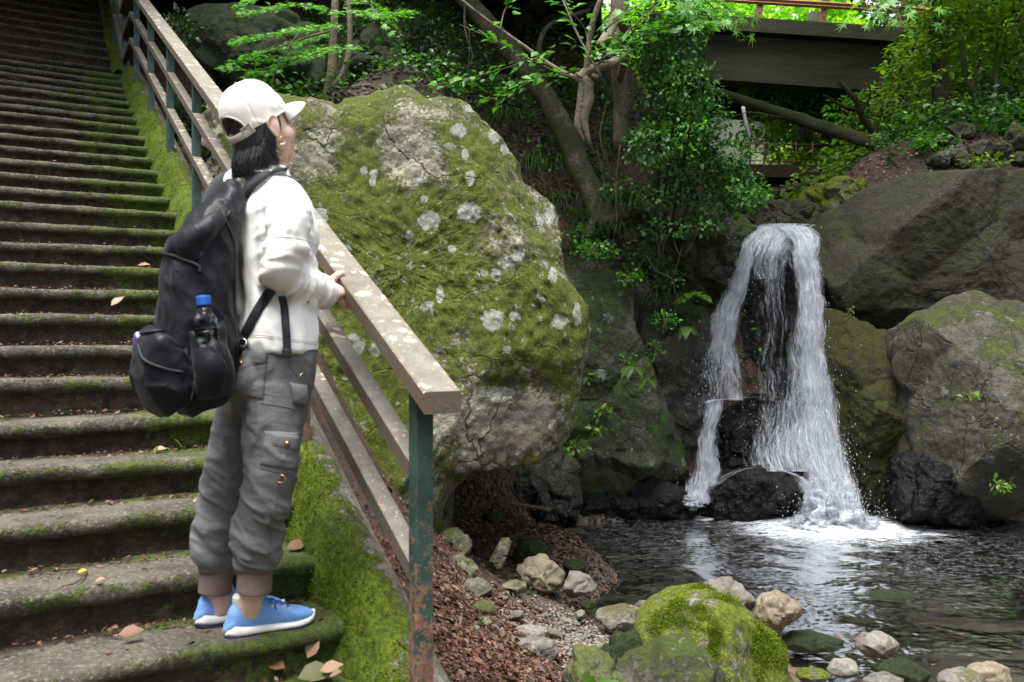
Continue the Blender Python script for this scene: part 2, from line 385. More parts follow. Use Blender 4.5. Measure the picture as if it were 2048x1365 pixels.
# under and behind the falls: stream bed up stream
gz(2.7,9.2,2.25); gz(3.0,10.5,2.45); gz(2.6,9.4,2.25); gz(2.9,9.9,2.3); gz(3.4,12,2.8); gz(4.0,15,3.0); gz(4.6,19,3.2); gz(5,24,3.6); gz(6,30,4.5)
gz(2.0,11,3.6); gz(2.4,14,4.2); gz(2.6,18,5.0)
# slope behind the boulder
g(860,235,7.6); g(720,235,7.3); g(560,215,7.4); g(1000,480,7.9); g(1150,500,8.5); g(1100,350,8.9); g(960,250,8.8); g(1250,480,8.9); g(1350,420,9.3); g(1480,410,9.4)
g(1000,190,10.2); g(850,190,9.2); g(1150,260,10.2); g(1300,260,10.6); g(700,210,8.2)
gz(-.5,12.2,6.1); gz(.6,12.3,6.0); gz(1.7,12.5,5.7); gz(-2,12.5,6.6); gz(-1,15,8.0); gz(1.5,16,7.6); gz(-2,20,10); gz(1.5,22,10)
# beside the stair
for u_ in (5,6.5,8,9.9,12,15): 
    q=S(u_,1.35,HS(u_)+.15); gz(*q)
    q=S(u_,-2.0,HS(u_)-.1); gz(*q); q=S(u_,-3.5,HS(u_)-.9); gz(*q)
for u_ in (1,3): q=S(u_,-2.0,HS(u_)+.2); gz(*q); q=S(u_,-4,HS(u_)-.1); gz(*q)
gz(-14,14,11); gz(-14,4,5); gz(-12,22,15); gz(-8,28,17)
# right bank above the cliff
g(1750,345,9.6); g(1850,335,9.4); g(2040,330,9.0); g(1700,360,9.8); g(1900,300,10.4); g(2040,270,10.4); g(1850,250,12); g(2040,190,12); g(2200,300,9.2)
gz(7,9,4.2); gz(8,7,3.2); gz(10,5,3); gz(9,11,5.8); gz(8,15,8); gz(12,10,8); gz(12,20,12); gz(9,22,9); gz(14,2,4); gz(14,-4,2); gz(6.5,13.5,4.9); gz(5.3,11.3,3.9); gz(14,30,12); gz(4,34,6); gz(-2,34,13)
_gp=np.array(_gp)
def _phi(r2): return np.sqrt(r2+.15)
_d2=((_gp[:,None,:2]-_gp[None,:,:2])**2).sum(-1); _n=len(_gp)
_A=np.zeros((_n+3,_n+3)); _A[:_n,:_n]=-_phi(_d2)+np.eye(_n)*.01
_A[:_n,_n]=1; _A[:_n,_n+1:]=_gp[:,:2]; _A[_n,:_n]=1; _A[_n+1:,:_n]=_gp[:,:2].T
_w=np.linalg.solve(_A,np.concatenate([_gp[:,2],[0,0,0]]))
def gbase(x,y):
    x=np.asarray(x,float).ravel(); y=np.asarray(y,float).ravel(); out=np.zeros(len(x))
    for s in range(0,len(x),20000):
        X=x[s:s+20000]; Y_=y[s:s+20000]
        d2=(X[:,None]-_gp[None,:,0])**2+(Y_[:,None]-_gp[None,:,1])**2
        out[s:s+20000]=-_phi(d2)@_w[:_n]+_w[_n]+X*_w[_n+1]+Y_*_w[_n+2]
    return out
def gh(x,y):
    x=np.asarray(x,float).ravel(); y=np.asarray(y,float).ravel(); z=gbase(x,y)
    p=np.stack([x,y,x*0],1)
    z=z+.05*fbm(p*1.3,4,.55,2)+.018*fbm(p*6,4,.6,4)
    # steep places break into ledges
    far=np.clip((y-7.5)/3,0,1); z=z+far*.22*fbm(p*.9,4,.6,9)
    # the cut for the flight of steps
    u=-math.sin(SA)*x+math.cos(SA)*y; v=math.cos(SA)*x+math.sin(SA)*y
    st=EYE-HS(u)-.45; m=np.clip((1.10-v)/.06,0,1)*np.clip((v+1.75)/.1,0,1)*np.clip((u-0.2)/.2,0,1)*(u<17)
    z=z*(1-m)+np.minimum(z,st)*m
    return z
def axis(stops):
    o=[]
    for a,b,s in stops: o+=list(np.arange(a,b,s))
    return np.array(o+[stops[-1][1]])
gx=axis([(-26,-8,1.0),(-8,-1.6,.16),(-1.6,5,.045),(5,9,.12),(9,26,1.0)]); gy=axis([(-8,1.8,.5),(1.8,8,.045),(8,13,.07),(13,20,.22),(20,60,1.5)])
GX,GY=np.meshgrid(gx,gy,indexing='ij'); GZ=gh(GX,GY)
def PG(px,py,y0=7.0,y1=17.0):
    ys=np.linspace(y0,y1,160); zr=EYE-(py-HY)/F*ys; zg=gh((px-CX)/F*ys,ys); k=np.where(zr<=zg)[0]; Yh=ys[k[0]] if len(k) else y1
    return P(px,py,Yh)
n=N('soil_and_litter'); p=n.pos; nz=n.sep(n.geo.outputs['Normal'])[2]; zz=n.sep(p)[2]; yy=n.sep(p)[1]
lv_=n.vor(34,out='Color',vec=n.vmap((1,1,.6))); bw=n.n('RGBToBW',{0:lv_}).outputs[0]
lit=n.ramp(bw,[(0,(.018,.010,.007)),(.35,(.05,.022,.013)),(.55,(.08,.036,.021)),(.75,(.035,.017,.010)),(1,(.11,.065,.045))])
soil=n.mix(n.step(n.noise(7,5,.7),.35,.65),(.018,.012,.008),(.055,.036,.024))
peb=n.vor(60,out='Color'); pb=n.n('RGBToBW',{0:peb}).outputs[0]
grav=n.ramp(pb,[(0,(.025,.02,.016)),(.5,(.07,.055,.042)),(1,(.17,.15,.12))])
c=n.mix(n.step(n.noise(1.6,5,.7),.38,.56),soil,lit)
near=n.step(n.mathn('ADD',zz,n.mathn('MULTIPLY',n.noise(3,5,.7),.35)),.44,.26)
c=n.mix(near,c,grav)
mossy=n.mathn('MULTIPLY',n.step(n.noise(1.1,6,.7),.54,.64),n.step(yy,6.8,8.5)); c=n.mix(mossy,c,n.mix(n.noise(50,3),(.02,.035,.008),(.05,.075,.012)))
bedc=n.ramp(n.n('RGBToBW',{0:n.vor(9,out='Color',vec=n.vmap((1,1.6,1)))}).outputs[0],[(0,(.08,.045,.02)),(.4,(.22,.12,.05)),(.7,(.34,.20,.09)),(1,(.42,.33,.20))])
bedc=n.mix(n.step(n.vor(9,'DISTANCE_TO_EDGE',vec=n.vmap((1,1.6,1))),.10,.0),bedc,(.012,.009,.006))
c=n.mix(n.step(zz,.03,-.03),c,bedc); c=n.mix(n.step(zz,-.20,-.45),c,(.012,.014,.011))
rg=n.mix(n.step(zz,.16,.02),(.9,.9,.9),(.35,.35,.35))
h=n.mathn('ADD',n.mathn('MULTIPLY',bw,1.0),n.mathn('ADD',n.noise(30,5,.7),n.mathn('MULTIPLY',pb,.6)))
b_=n.bsdf(Base_Color=c,Roughness=rg,Normal=n.bump(h,.8,.02)); M_GROUND=n.fin(b_)
mk('ground',np.stack([GX.ravel(),GY.ravel(),GZ],1),grid_f(len(gx),len(gy)),M_GROUND,kind='structure',loc=(0,0,0))
# ---------------------------------------------------------------- stairs
n=N('worn_step_stone'); p=n.pos
d=n.attr('dirt_shade'); e=n.attr('edge')
c=n.mix(n.step(n.noise(4,6,.7),.35,.65),(.038,.031,.021),(.112,.096,.069))
c=n.mix(n.mathn('MULTIPLY',n.step(n.noise(70,4,.7),.5,.68),.7),c,(.25,.235,.20)); c=n.mix(n.mathn('MULTIPLY',n.step(n.noise(50,4,.7),.42,.32),.8),c,(.04,.035,.028))
soil_shade=n.mix(n.step(n.noise(22,6,.75),.38,.66),(.014,.010,.007),(.066,.042,.028))
dm=n.step(n.mathn('ADD',d,n.mathn('MULTIPLY',n.mathn('SUBTRACT',n.noise(11,5,.7),.5),.7)),.36,.62); c=n.mix(dm,c,soil_shade)
mn=n.mathn('ADD',n.mathn('ADD',n.noise(5,6,.72),n.mathn('MULTIPLY',e,.225)),n.mathn('MULTIPLY',n.mathn('SUBTRACT',n.noise(40,4,.7),.5),.4))
mm=n.step(mn,.70,.80); mc=n.mix(n.step(n.noise(70,4,.75),.3,.7),(.03,.05,.006),(.12,.17,.015)); c=n.mix(n.mathn('MULTIPLY',mm,.88),c,mc)
h=n.mathn('ADD',n.noise(60,5,.75),n.mathn('ADD',n.mathn('MULTIPLY',n.noise(13,5,.65),1.4),n.mathn('MULTIPLY',mm,n.noise(170,3,.8))))
M_STEP=n.fin(n.bsdf(Base_Color=c,Roughness=.85,Normal=n.bump(h,.9,.014)))
def setattr_f(o,name,vals):
    a=o.data.attributes.new(name,'FLOAT','POINT'); a.data.foreach_set('value',np.asarray(vals,np.float32))
stair=empty('stone_staircase',S(2.5,0,HS(2.5)),'long flight of worn mossy stone steps climbing into the dark at left','staircase')
prof=[(.028,-.19,.95,0),(.030,-.125,.85,.1),(.026,-.09,.75,.3),(.022,-.062,.65,.4),(.010,-.052,.5,.7),(-.002,-.040,.35,.9),(-.005,-.018,.12,1),(.001,-.005,0,.9),(.012,.0,0,.55),(.06,.0,0,.1),(.12,-.001,0,0),(.18,-.003,.1,0),(.24,-.004,.40,.9),(.30,-.002,.75,1.2),(.36,0,1,.2)]
def step_vf(u,h,tr,v0=-1.65,v1=.84,nv=150,seed=0):
    vs=np.linspace(v0,v1,nv); V=[];D=[];E=[]
    sag=(.016)*fbm(np.stack([vs*.7,vs*0+seed*3.1,vs*0],1),3)+.006*fbm(np.stack([vs*3,vs*0+seed*3.1,vs*0],1),3)
    wob=.020*fbm(np.stack([vs*1.1,vs*0+seed*5.3,vs*0+4],1),4)
    for du,dz,dd,ee in prof:
        k=tr/TR if du>.05 else 1
        nn=fbm(np.stack([vs*14,vs*0+du*30,vs*0+dz*30+seed*7],1),4)*.012
        V.append(S(u+du*k+wob+nn,vs,h-dz-sag-nn*.7)); D.append(vs*0+dd+np.clip((u-3.0)*.045,0,.36)); E.append(np.clip(ee*.8+np.clip((vs-.20)*2.2,0,1.3)*(1 if dd<.9 else .3),0,1.5))  # riser soil, plus extra darkening up the flight painted in for tree shade
    return np.concatenate(V),np.concatenate(D),np.concatenate(E),grid_f(len(prof),nv)
nstep=0
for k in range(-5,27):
    V,D,E,Fc=step_vf(U0+TR*k,H0-RI*k,TR if k<26 else 1.1,seed=k+9); o=mk('step',V,Fc[:,::-1],M_STEP,stair); setattr_f(o,'dirt_shade',D); setattr_f(o,'edge',E)
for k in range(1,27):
    V,D,E,Fc=step_vf(U2+TR2*(k-1),H0-26*RI-RI2*k,TR2,nv=80,seed=k+60); V2=V; o=mk('step',V2,Fc[:,::-1],M_STEP,stair); setattr_f(o,'dirt_shade',D); setattr_f(o,'edge',E*.6)
# ---------------------------------------------------------------- kerb beside the steps
M_KERB=rockmat('kerb_stone_with_moss',(.10,.09,.07),(.26,.225,.18),moss=.66,up=.2,msc=3.6,mossc=((.040,.070,.004),(.20,.27,.008)),dark=.7,attrm=True,crack=.3)
def kerb(u0,u1,sec,nu,name,par,lab=None):
    us=np.linspace(u0,u1,nu); V=[];A=[]
    t=np.linspace(0,len(sec)-1,70); sv=np.interp(t,range(len(sec)),[a for a,b in sec]); sh=np.interp(t,range(len(sec)),[b for a,b in sec])
    for u in us:
        q=S(np.full(70,u),sv,HS(u)-sh); V.append(q); A.append(np.clip(1.0-(sv-.86)*8.0,-1.0,1)*.5)
    V=np.concatenate(V); A=np.concatenate(A)
    am=.030*fbm(V*2.2,3)+.020*fbm(V*9,4,.6)+.006*fbm(V*40,2)
    V=V+ES*am[:,None]*-.6+ZZ*am[:,None]
    o=mk(name,V,grid_f(nu,70)[:,::-1],M_KERB,par); setattr_f(o,'moss',A); return o,V
kr=empty('stone_kerb',S(3,.95,HS(3.)),'moss covered sloping stone kerb between the steps and the handrail','kerb')
sec1=[(.79,-.40),(.80,-.14),(.83,-.02),(.875,.07),(.93,.115),(1.0,.10),(1.055,.03),(1.085,-.04),(1.10,-.12),(1.115,-.5),(1.13,-1.6)]
kb,KV=kerb(.8,10.15,sec1,420,'kerb_body',kr)
sec2=[(.82,-.5),(.825,.0),(.84,.17),(.87,.2),(.98,.2),(1.05,.17),(1.08,.05),(1.09,-.5),(1.1,-1.5)]
kerb(10.5,17.5,sec2,170,'upper_kerb_body',kr)
# moss fuzz standing up from the kerb: countless, one part
def fuzz(name,parent,verts,nrm,n,size,mat,mask):
    idx=rng.choice(len(verts),n,p=mask/mask.sum()); p=verts[idx]+rng.normal(size=(n,3))*.010
    d=nrm[idx]+rng.normal(size=(n,3))*.55; V,Fc=leaves_vf(p,d,rand_unit(n),size*(.5+rng.random(n)),(np.array([[-.28,0,0],[.28,0,0],[0,1,0]]),[(0,1,2)]))
    o=mk(name,V,Fc,mat,parent,smooth=False); o['kind']='stuff'; return o
M_FUZZ=leafmat('moss_tips',[(.035,.065,.004),(.08,.14,.006),(.17,.24,.010),(.10,.08,.012)],rough=.9,trans=.25,spec=.1)
def vnorm(V,nu,nv):
    G=V.reshape(nu,nv,3); a=np.gradient(G,axis=0); b=np.gradient(G,axis=1); q=np.cross(b,a).reshape(-1,3); return q/(np.linalg.norm(q,axis=1)[:,None]+1e-9)
kn=vnorm(KV,420,70); kn*=np.where((kn@np.array([-.3,-.5,1]))<0,-1,1)[:,None]
uu=KV@US; vv=KV@ES; hk=KV[:,2]-(EYE-HS(uu))
mk_=np.clip(1.05-(vv-.86)*8.0,.02,1)*(fbm(KV*4,4,.6,3)>-.05)*(hk>-.35)*(1/(1+np.maximum(uu-3,0)*.35))
fuzz('moss',kr,KV,kn,42000,.0075,M_FUZZ,mk_)
# ---------------------------------------------------------------- handrail
n=N('rusty_green_paint'); p=n.pos
grn=n.mix(n.step(n.noise(9,4),.3,.7),(.014,.038,.030),(.034,.082,.066)); rust=n.mix(n.step(n.noise(45,5,.7),.3,.7),(.12,.055,.035),(.26,.145,.10))
low=n.attr('rust'); m_=n.step(n.mathn('ADD',n.noise(30,6,.75),n.mathn('MULTIPLY',low,.42)),.60,.68)
c=n.mix(m_,grn,rust); c=n.mix(n.mathn('MULTIPLY',n.step(n.noise(110,3,.7),.6,.7),.5),c,(.33,.30,.25))
M_POST=n.fin(n.bsdf(Base_Color=c,Roughness=.62,Normal=n.bump(n.mathn('ADD',n.noise(120,4,.7),m_),.35,.003)))
n=N('weathered_rail_top'); p=n.pos; nz=n.sep(n.geo.outputs['Normal'])[2]
side=n.mix(n.step(n.noise(12,6,.7),.42,.62),(.125,.082,.056),(.095,.082,.066)); side=n.mix(n.mathn('MULTIPLY',n.step(n.noise(8,4),.58,.7),.6),side,(.07,.13,.095))
top=n.mix(n.step(n.noise(14,5,.7),.3,.7),(.125,.112,.088),(.20,.182,.148))
pt=n.mathn('MULTIPLY',n.step(n.vor(17,vec=n.n('VectorMath',{0:p,1:n.n('VectorMath',{0:n.n('TexNoise',{'Scale':30,'Detail':4,'Vector':p}).outputs['Color'],3:.05},operation='SCALE').outputs[0]},operation='ADD').outputs[0]),.34,.24),n.step(n.noise(5,3),.48,.56))
top=n.mix(pt,top,(.50,.41,.29)); top=n.mix(n.mathn('MULTIPLY',n.step(n.noise(75,3,.7),.62,.70),.8),top,(.62,.60,.52)); top=n.mix(n.mathn('MULTIPLY',n.step(n.noise(4,5,.7),.60,.7),.6),top,(.09,.07,.055))
c=n.mix(n.step(nz,.35,.6),side,top)
M_RAIL=n.fin(n.bsdf(Base_Color=c,Roughness=.72,Normal=n.bump(n.mathn('ADD',n.noise(130,5,.8),n.mathn('MULTIPLY',pt,.5)),.45,.004)))
hr=empty('handrail',S(2.14,.93,HS(2.14)),'long green and rust metal handrail following the mossy steps','handrail')
VR=.93
def rail(name,hoff,w,h,mat,top=False):
    b=B(); us=[2.0 if top else 2.16,9.64,10.4,16.0]
    nodes=[S(u,VR,HS(min(u,9.85)if u<10 else u)-hoff) for u in us]
    nodes[1]=S(us[1],VR,HS(9.64)-hoff); nodes[2]=S(us[2],VR,HS(9.64)-hoff+.0); nodes[3]=S(us[3],VR,HS(9.64)-hoff-(us[3]-10.4)*.71)
    for a,c_ in zip(nodes[:-1],nodes[1:]): b.add(*rbox_vf(a,c_,w,h,uend=(0,0,1),bev=.004 if top else .003,n=24))
    return b.mk(name,mat,hr,smooth=False)
rail('top_rail',.965,.108,.052,M_RAIL,True)
for hh in (.69,.415): rail('side_rail',hh,.055,.05,M_RAIL)
for i,u in enumerate([2.14,3.3,4.47,5.72,6.88,8.06,9.2,10.45,11.7,13.0,14.3]):
    ht=float(HS(u)) if u<9.64 else float(HS(9.64)) if u<10.4 else float(HS(9.64)-(u-10.4)*.71)
    a=S(u,VR,float(HS(u))+(.25)); b_=S(u,VR,ht-.938)
    V,Fc=rbox_vf(a,b_,.052,.052,up=US,bev=.003,n=12)
    o=mk('post',V,Fc,M_POST,hr,smooth=False); setattr_f(o,'rust',np.clip(.75-(V[:,2]-a[2])*.75,-.4,1)+(-.5 if i>1 else 0))
# ---------------------------------------------------------------- rock materials
M_BOULDER=rockmat('boulder_with_moss_and_lichen',(.10,.095,.068),(.26,.245,.18),moss=.66,up=.02,msc=3.4,mossc=((.055,.080,.006),(.17,.20,.014)),lichen=.95,attrl=True,attrm=True,lc=(.50,.54,.46),dark=.75,crack=.75,mfuzz=.8,bump=1.3)
M_CLIFF=rockmat('damp_cliff_rock',(.011,.011,.010),(.040,.036,.028),moss=.62,up=.15,msc=2.0,mossc=((.012,.022,.005),(.04,.06,.010)),lichen=.22,lc=(.22,.30,.20),wet=.25,dark=.6,rough=.6,streak=.12,streakc=(.07,.028,.012))
M_CLIFFL=rockmat('cliff_rock_with_pale_lichen',(.012,.012,.009),(.050,.047,.034),moss=.76,up=.1,msc=2.6,mossc=((.016,.036,.005),(.05,.085,.010)),lichen=.6,lc=(.25,.34,.23),wet=.1,dark=.6,streak=.4,streakc=(.04,.05,.03))
M_WET=rockmat('black_wet_rock',(.004,.004,.005),(.016,.015,.016),moss=.42,up=.25,mossc=((.006,.012,.003),(.02,.03,.006)),wet=99,spec=.22,dark=.2,bump=1.6,crack=.3)
M_FOOT=rockmat('mossy_footing_stone',(.04,.042,.022),(.13,.13,.075),moss=.86,up=.1,msc=3,mossc=((.035,.05,.005),(.13,.15,.012)),lichen=.3,dark=.8,crack=1.0)
M_SLAB=rockmat('dark_grey_slab_rock',(.016,.0145,.009),(.044,.039,.025),moss=.66,up=.25,msc=1.6,mossc=((.03,.035,.012),(.06,.075,.02)),lichen=.15,wet=.15,dark=.5,crack=.5,streak=.5,streakc=(.03,.03,.02),lc=(.25,.24,.2))
M_GREY=rockmat('grey_boulder_rock',(.022,.020,.014),(.068,.063,.047),moss=.56,up=.3,msc=2.4,mossc=((.04,.055,.01),(.09,.12,.015)),lichen=.5,wet=.10,dark=.7,crack=.9,streak=.4,streakc=(.06,.05,.04),lc=(.33,.33,.29))
M_MOSSR=rockmat('rock_under_orange_moss',(.012,.011,.009),(.035,.03,.022),moss=1.10,up=.1,msc=2.4,mossc=((.012,.022,.003),(.065,.058,.006)),wet=.1,dark=.6)
M_MOSSG=rockmat('rock_with_bright_moss',(.09,.085,.07),(.20,.18,.15),moss=.82,up=.35,msc=5,mossc=((.05,.070,.004),(.20,.25,.010)),lichen=.2,dark=.5,crack=.3)
M_STONE=rockmat('grey_river_stone',(.075,.07,.06),(.18,.165,.14),moss=.42,up=.3,msc=3,mossc=((.07,.08,.03),(.13,.13,.05)),lichen=.15,wet=-.12,dark=.5,crack=.25,bump=.7)
M_STONEG=rockmat('greenish_river_stone',(.065,.066,.045),(.145,.14,.10),moss=.66,up=.3,msc=3,mossc=((.06,.075,.02),(.12,.14,.035)),lichen=.3,wet=-.15,dark=.6,crack=.3,bump=.8)
M_STONEB=rockmat('tan_river_stone',(.11,.09,.06),(.22,.185,.13),moss=.3,up=.2,lichen=.1,wet=-.12,dark=.5,crack=.2,bump=.6)
M_DARKR=rockmat('dark_slope_rock',(.012,.013,.009),(.04,.038,.029),moss=.92,up=.35,msc=1.5,mossc=((.010,.018,.004),(.035,.055,.010)),lichen=.15,lc=(.16,.18,.14),dark=.6)
# ---------------------------------------------------------------- the big boulder
BO=[(470,205),(560,205),(600,215),(650,222),(690,234),(702,243),(718,230),(760,222),(800,205),(822,196),(850,205),(872,222),(905,216),(935,226),(968,262),(1003,290),(1037,340),(1047,378),(1082,398),(1112,425),(1118,470),(1118,530),(1132,575),(1160,615),(1167,660),(1158,720),(1153,770),(1138,820),(1118,866),(1080,896),(1020,910),(965,918),(935,934),(907,975),(903,1075),(880,1200),(700,1200),(560,1000),(470,620)]
V,Fc=rock_from(BO,5.95,1.0,nu=420,nv=230,amp=.038,cell=1.9,fine=.026,flat=.15,c=(850,560),lean=.16,ridge=.6,facets=9,cut=.16)
bo=mk('boulder',V,Fc,M_BOULDER,label='huge rounded boulder covered in moss and white lichen behind the handrail',cat='boulder')
LP=[(938,425,24,21),(857,443,23,19),(1036,513,14,13),(1008,525,14,14),(993,551,11,13),(968,547,8,7),(904,498,8,7),(1120,644,16,13),(1029,634,11,10),(916,262,16,14),(840,360,16,8),(748,348,9,8),(728,341,8,9),(745,365,7,9),(848,400,8,8),(1100,432,10,22),(1080,440,8,14),(1155,630,9,22),(1106,552,9,18),(940,218,16,8),(990,270,14,16),(820,470,9,9),(700,690,30,20),(1000,790,30,16),(985,640,22,22),(750,700,12,12),(940,355,10,14),(1010,300,10,12),(880,590,8,18),(690,500,12,10),(640,440,18,30),(620,520,16,25),(1085,600,6,6),(1015,700,9,8),(665,300,9,5),(790,300,6,5),(930,310,8,12)]
A=np.zeros(len(V)); d_=V-np.array([0,0,EYE]); pxx=CX+F*d_[:,0]/d_[:,1]; pyy=HY-F*d_[:,2]/d_[:,1]
for x,y,a,b in LP: A=np.maximum(A,1-.5*np.sqrt(((pxx-x)/a)**2+((pyy-y)/b)**2))
setattr_f(bo,'lichen',np.clip(A,0,1)*(V[:,1]<6.2))
# moss density: thick low left and on the right flank, thin on the brown upper middle and the pale lower right
mo=.25+.45*np.exp(-((pxx-700)/150)**2-((pyy-690)/200)**2)+.5*np.exp(-((pxx-1050)/110)**2-((pyy-640)/90)**2)+.3*np.exp(-((pxx-850)/120)**2-((pyy-520)/100)**2)+.35*np.exp(-((pxx-960)/70)**2-((pyy-310)/50)**2)-.4*np.exp(-((pxx-830)/60)**2-((pyy-310)/90)**2)-.75*np.exp(-((pxx-1010)/110)**2-((pyy-850)/60)**2)-.3*np.exp(-((pxx-640)/50)**2-((pyy-300)/70)**2)
setattr_f(bo,'moss',mo+.25*fbm(V*1.3,3)-.05)
# ---------------------------------------------------------------- cliff rocks round the pool (Y is the distance of each section)
RX=[
 ('rock',[(1010,905),(1060,880),(1120,870),(1150,900),(1160,1000),(1150,1060),(1060,1050),(1020,1010),(1000,960)],7.55,.45,M_CLIFF,'brown green rounded rock at the cave mouth beside the pool'),
 ('cliff_rock',[(1090,540),(1120,510),(1180,500),(1240,520),(1262,580),(1270,660),(1300,740),(1330,820),(1370,900),(1390,990),(1360,1060),(1150,1060),(1110,960),(1100,850),(1120,760),(1120,640)],8.1,.7,M_CLIFFL,'tall cliff rock streaked with green lichen left of the waterfall'),
 ('cliff_rock',[(1240,560),(1300,540),(1350,580),(1410,620),(1440,700),(1430,800),(1400,900),(1380,1010),(1330,1050),(1280,960),(1262,820),(1250,700)],8.55,.6,M_CLIFF,'dark damp rock face under the fern left of the falling water'),
 ('cliff_rock',[(1280,470),(1330,400),(1400,380),(1470,410),(1500,460),(1490,540),(1440,640),(1380,640),(1320,600),(1290,540)],8.9,.6,M_CLIFFL,'fissured rock under the glossy bush at the top left of the falls'),
 ('cliff_rock',[(1080,960),(1200,930),(1320,950),(1395,985),(1400,1045),(1240,1060),(1060,1060)],7.95,.3,M_WET,'low wet black rock shelf along the far pool edge'),
 ('cliff_rock',[(1460,520),(1500,465),(1560,450),(1630,455),(1680,500),(1700,700),(1715,900),(1700,1050),(1440,1050),(1420,900),(1440,760),(1450,620)],9.15,.42,M_WET,'black wet rock core behind the falling water'),
 ('ledge_rock',[(1425,812),(1450,800),(1500,790),(1550,792),(1590,810),(1625,860),(1632,930),(1570,980),(1470,985),(1420,940),(1408,880)],8.42,.32,M_WET,'wet dark ledge rock halfway down the waterfall'),
 ('rock',[(1385,1015),(1410,975),(1450,950),(1500,938),(1560,942),(1600,965),(1618,1000),(1622,1045),(1500,1060),(1390,1040)],7.9,.3,M_WET,'low round wet boulder at the foot of the waterfall'),
 ('cliff_rock',[(1640,470),(1680,410),(1740,375),(1800,352),(1900,343),(2050,340),(2300,330),(2400,500),(2350,800),(2000,800),(1860,760),(1740,740),(1680,700),(1650,600)],8.9,.85,M_SLAB,'great dark olive slab of cliff filling the right side'),
 ('cliff_rock',[(1640,620),(1720,630),(1800,670),(1870,740),(1900,900),(1900,1080),(1690,1080),(1650,960),(1640,800)],8.35,.5,M_MOSSR,'lumpy rock with orange and green moss right of the falls'),
 ('boulder',[(1805,700),(1815,650),(1870,622),(1930,603),(1993,585),(2060,597),(2200,640),(2330,760),(2330,1180),(1840,1180),(1815,1000),(1820,860),(1822,790),(1808,750)],7.75,.75,M_GREY,'big pale grey boulder at the right edge with a crack across it'),
 ('rock',[(1800,930),(1850,890),(1910,890),(1960,930),(1990,1010),(1990,1080),(1820,1080),(1790,990)],7.55,.40,M_WET,'smooth purple black wet rock under the grey boulder'),
 ('rock',[(1590,410),(1612,375),(1660,362),(1720,368),(1770,372),(1800,350),(1850,345),(1800,420),(1700,470),(1600,450)],9.7,.5,M_MOSSG,'rounded hump of rock with green moss above the falls'),
 ('rock',[(1490,420),(1540,405),(1600,404),(1650,430),(1660,470),(1560,480),(1470,470)],9.7,.75,M_SLAB,'smooth grey rock in the stream bed just above the falls'),
]
for i,(nm,ol,Y,T,m,lab) in enumerate(RX):
    big=(i in (1,8,10)); V,Fc=rock_from(ol,Y,T,nu=300,nv=170,amp=.07 if m is not M_WET else .045,cell=1.5,fine=.026 if not big else .018,flat=.30,ridge=.8,facets=16,cut=.35)
    mk(nm,V,Fc,m,label=lab,cat='boulder' if nm=='boulder' else 'rock')
# dark rocks on the slope at the back left, and pale ones beyond the rails
for i,(ol,Y,T,m,lab) in enumerate([
 ([(340,60),(420,25),(560,20),(650,60),(670,150),(660,215),(520,215),(430,170),(360,130)],8.6,.6,M_DARKR,'broad dark rock face behind the maple sapling'),
 ([(690,70),(760,60),(810,110),(840,190),(800,215),(700,215)],9.0,.5,M_DARKR,'dark green rock right of the maple sapling'),
 ([(395,300),(405,235),(440,200),(500,200),(520,300),(500,450),(420,440)],6.9,.4,M_BOULDER,'pale lichen spotted rock seen between the rails'),
 ([(330,235),(350,210),(385,215),(400,260),(380,310),(345,300)],8.0,.3,M_CLIFFL,'small grey rock beyond the handrail, farthest of the three'),
 ([(372,320),(395,300),(430,330),(440,390),(405,410),(375,380)],7.2,.25,M_CLIFFL,'grey angular rock just beyond the handrail posts'),
 ([(740,860),(800,830),(900,850),(912,930),(905,1010),(860,1075),(740,1080),(700,960)],5.15,.3,M_FOOT,'mossy masonry footing of the boulder behind the near post'),
 ([(1140,540),(1140,470),(1180,440),(1230,470),(1250,520),(1210,560)],8.4,.3,M_CLIFF,'round dark rock tucked behind the big boulder'),
 ]):
    V,Fc=rock_from(ol,Y,T,nu=150,nv=90,amp=.06,cell=1.5,fine=.02,ridge=1.0); mk('rock',V,Fc,m,label=lab,cat='rock')
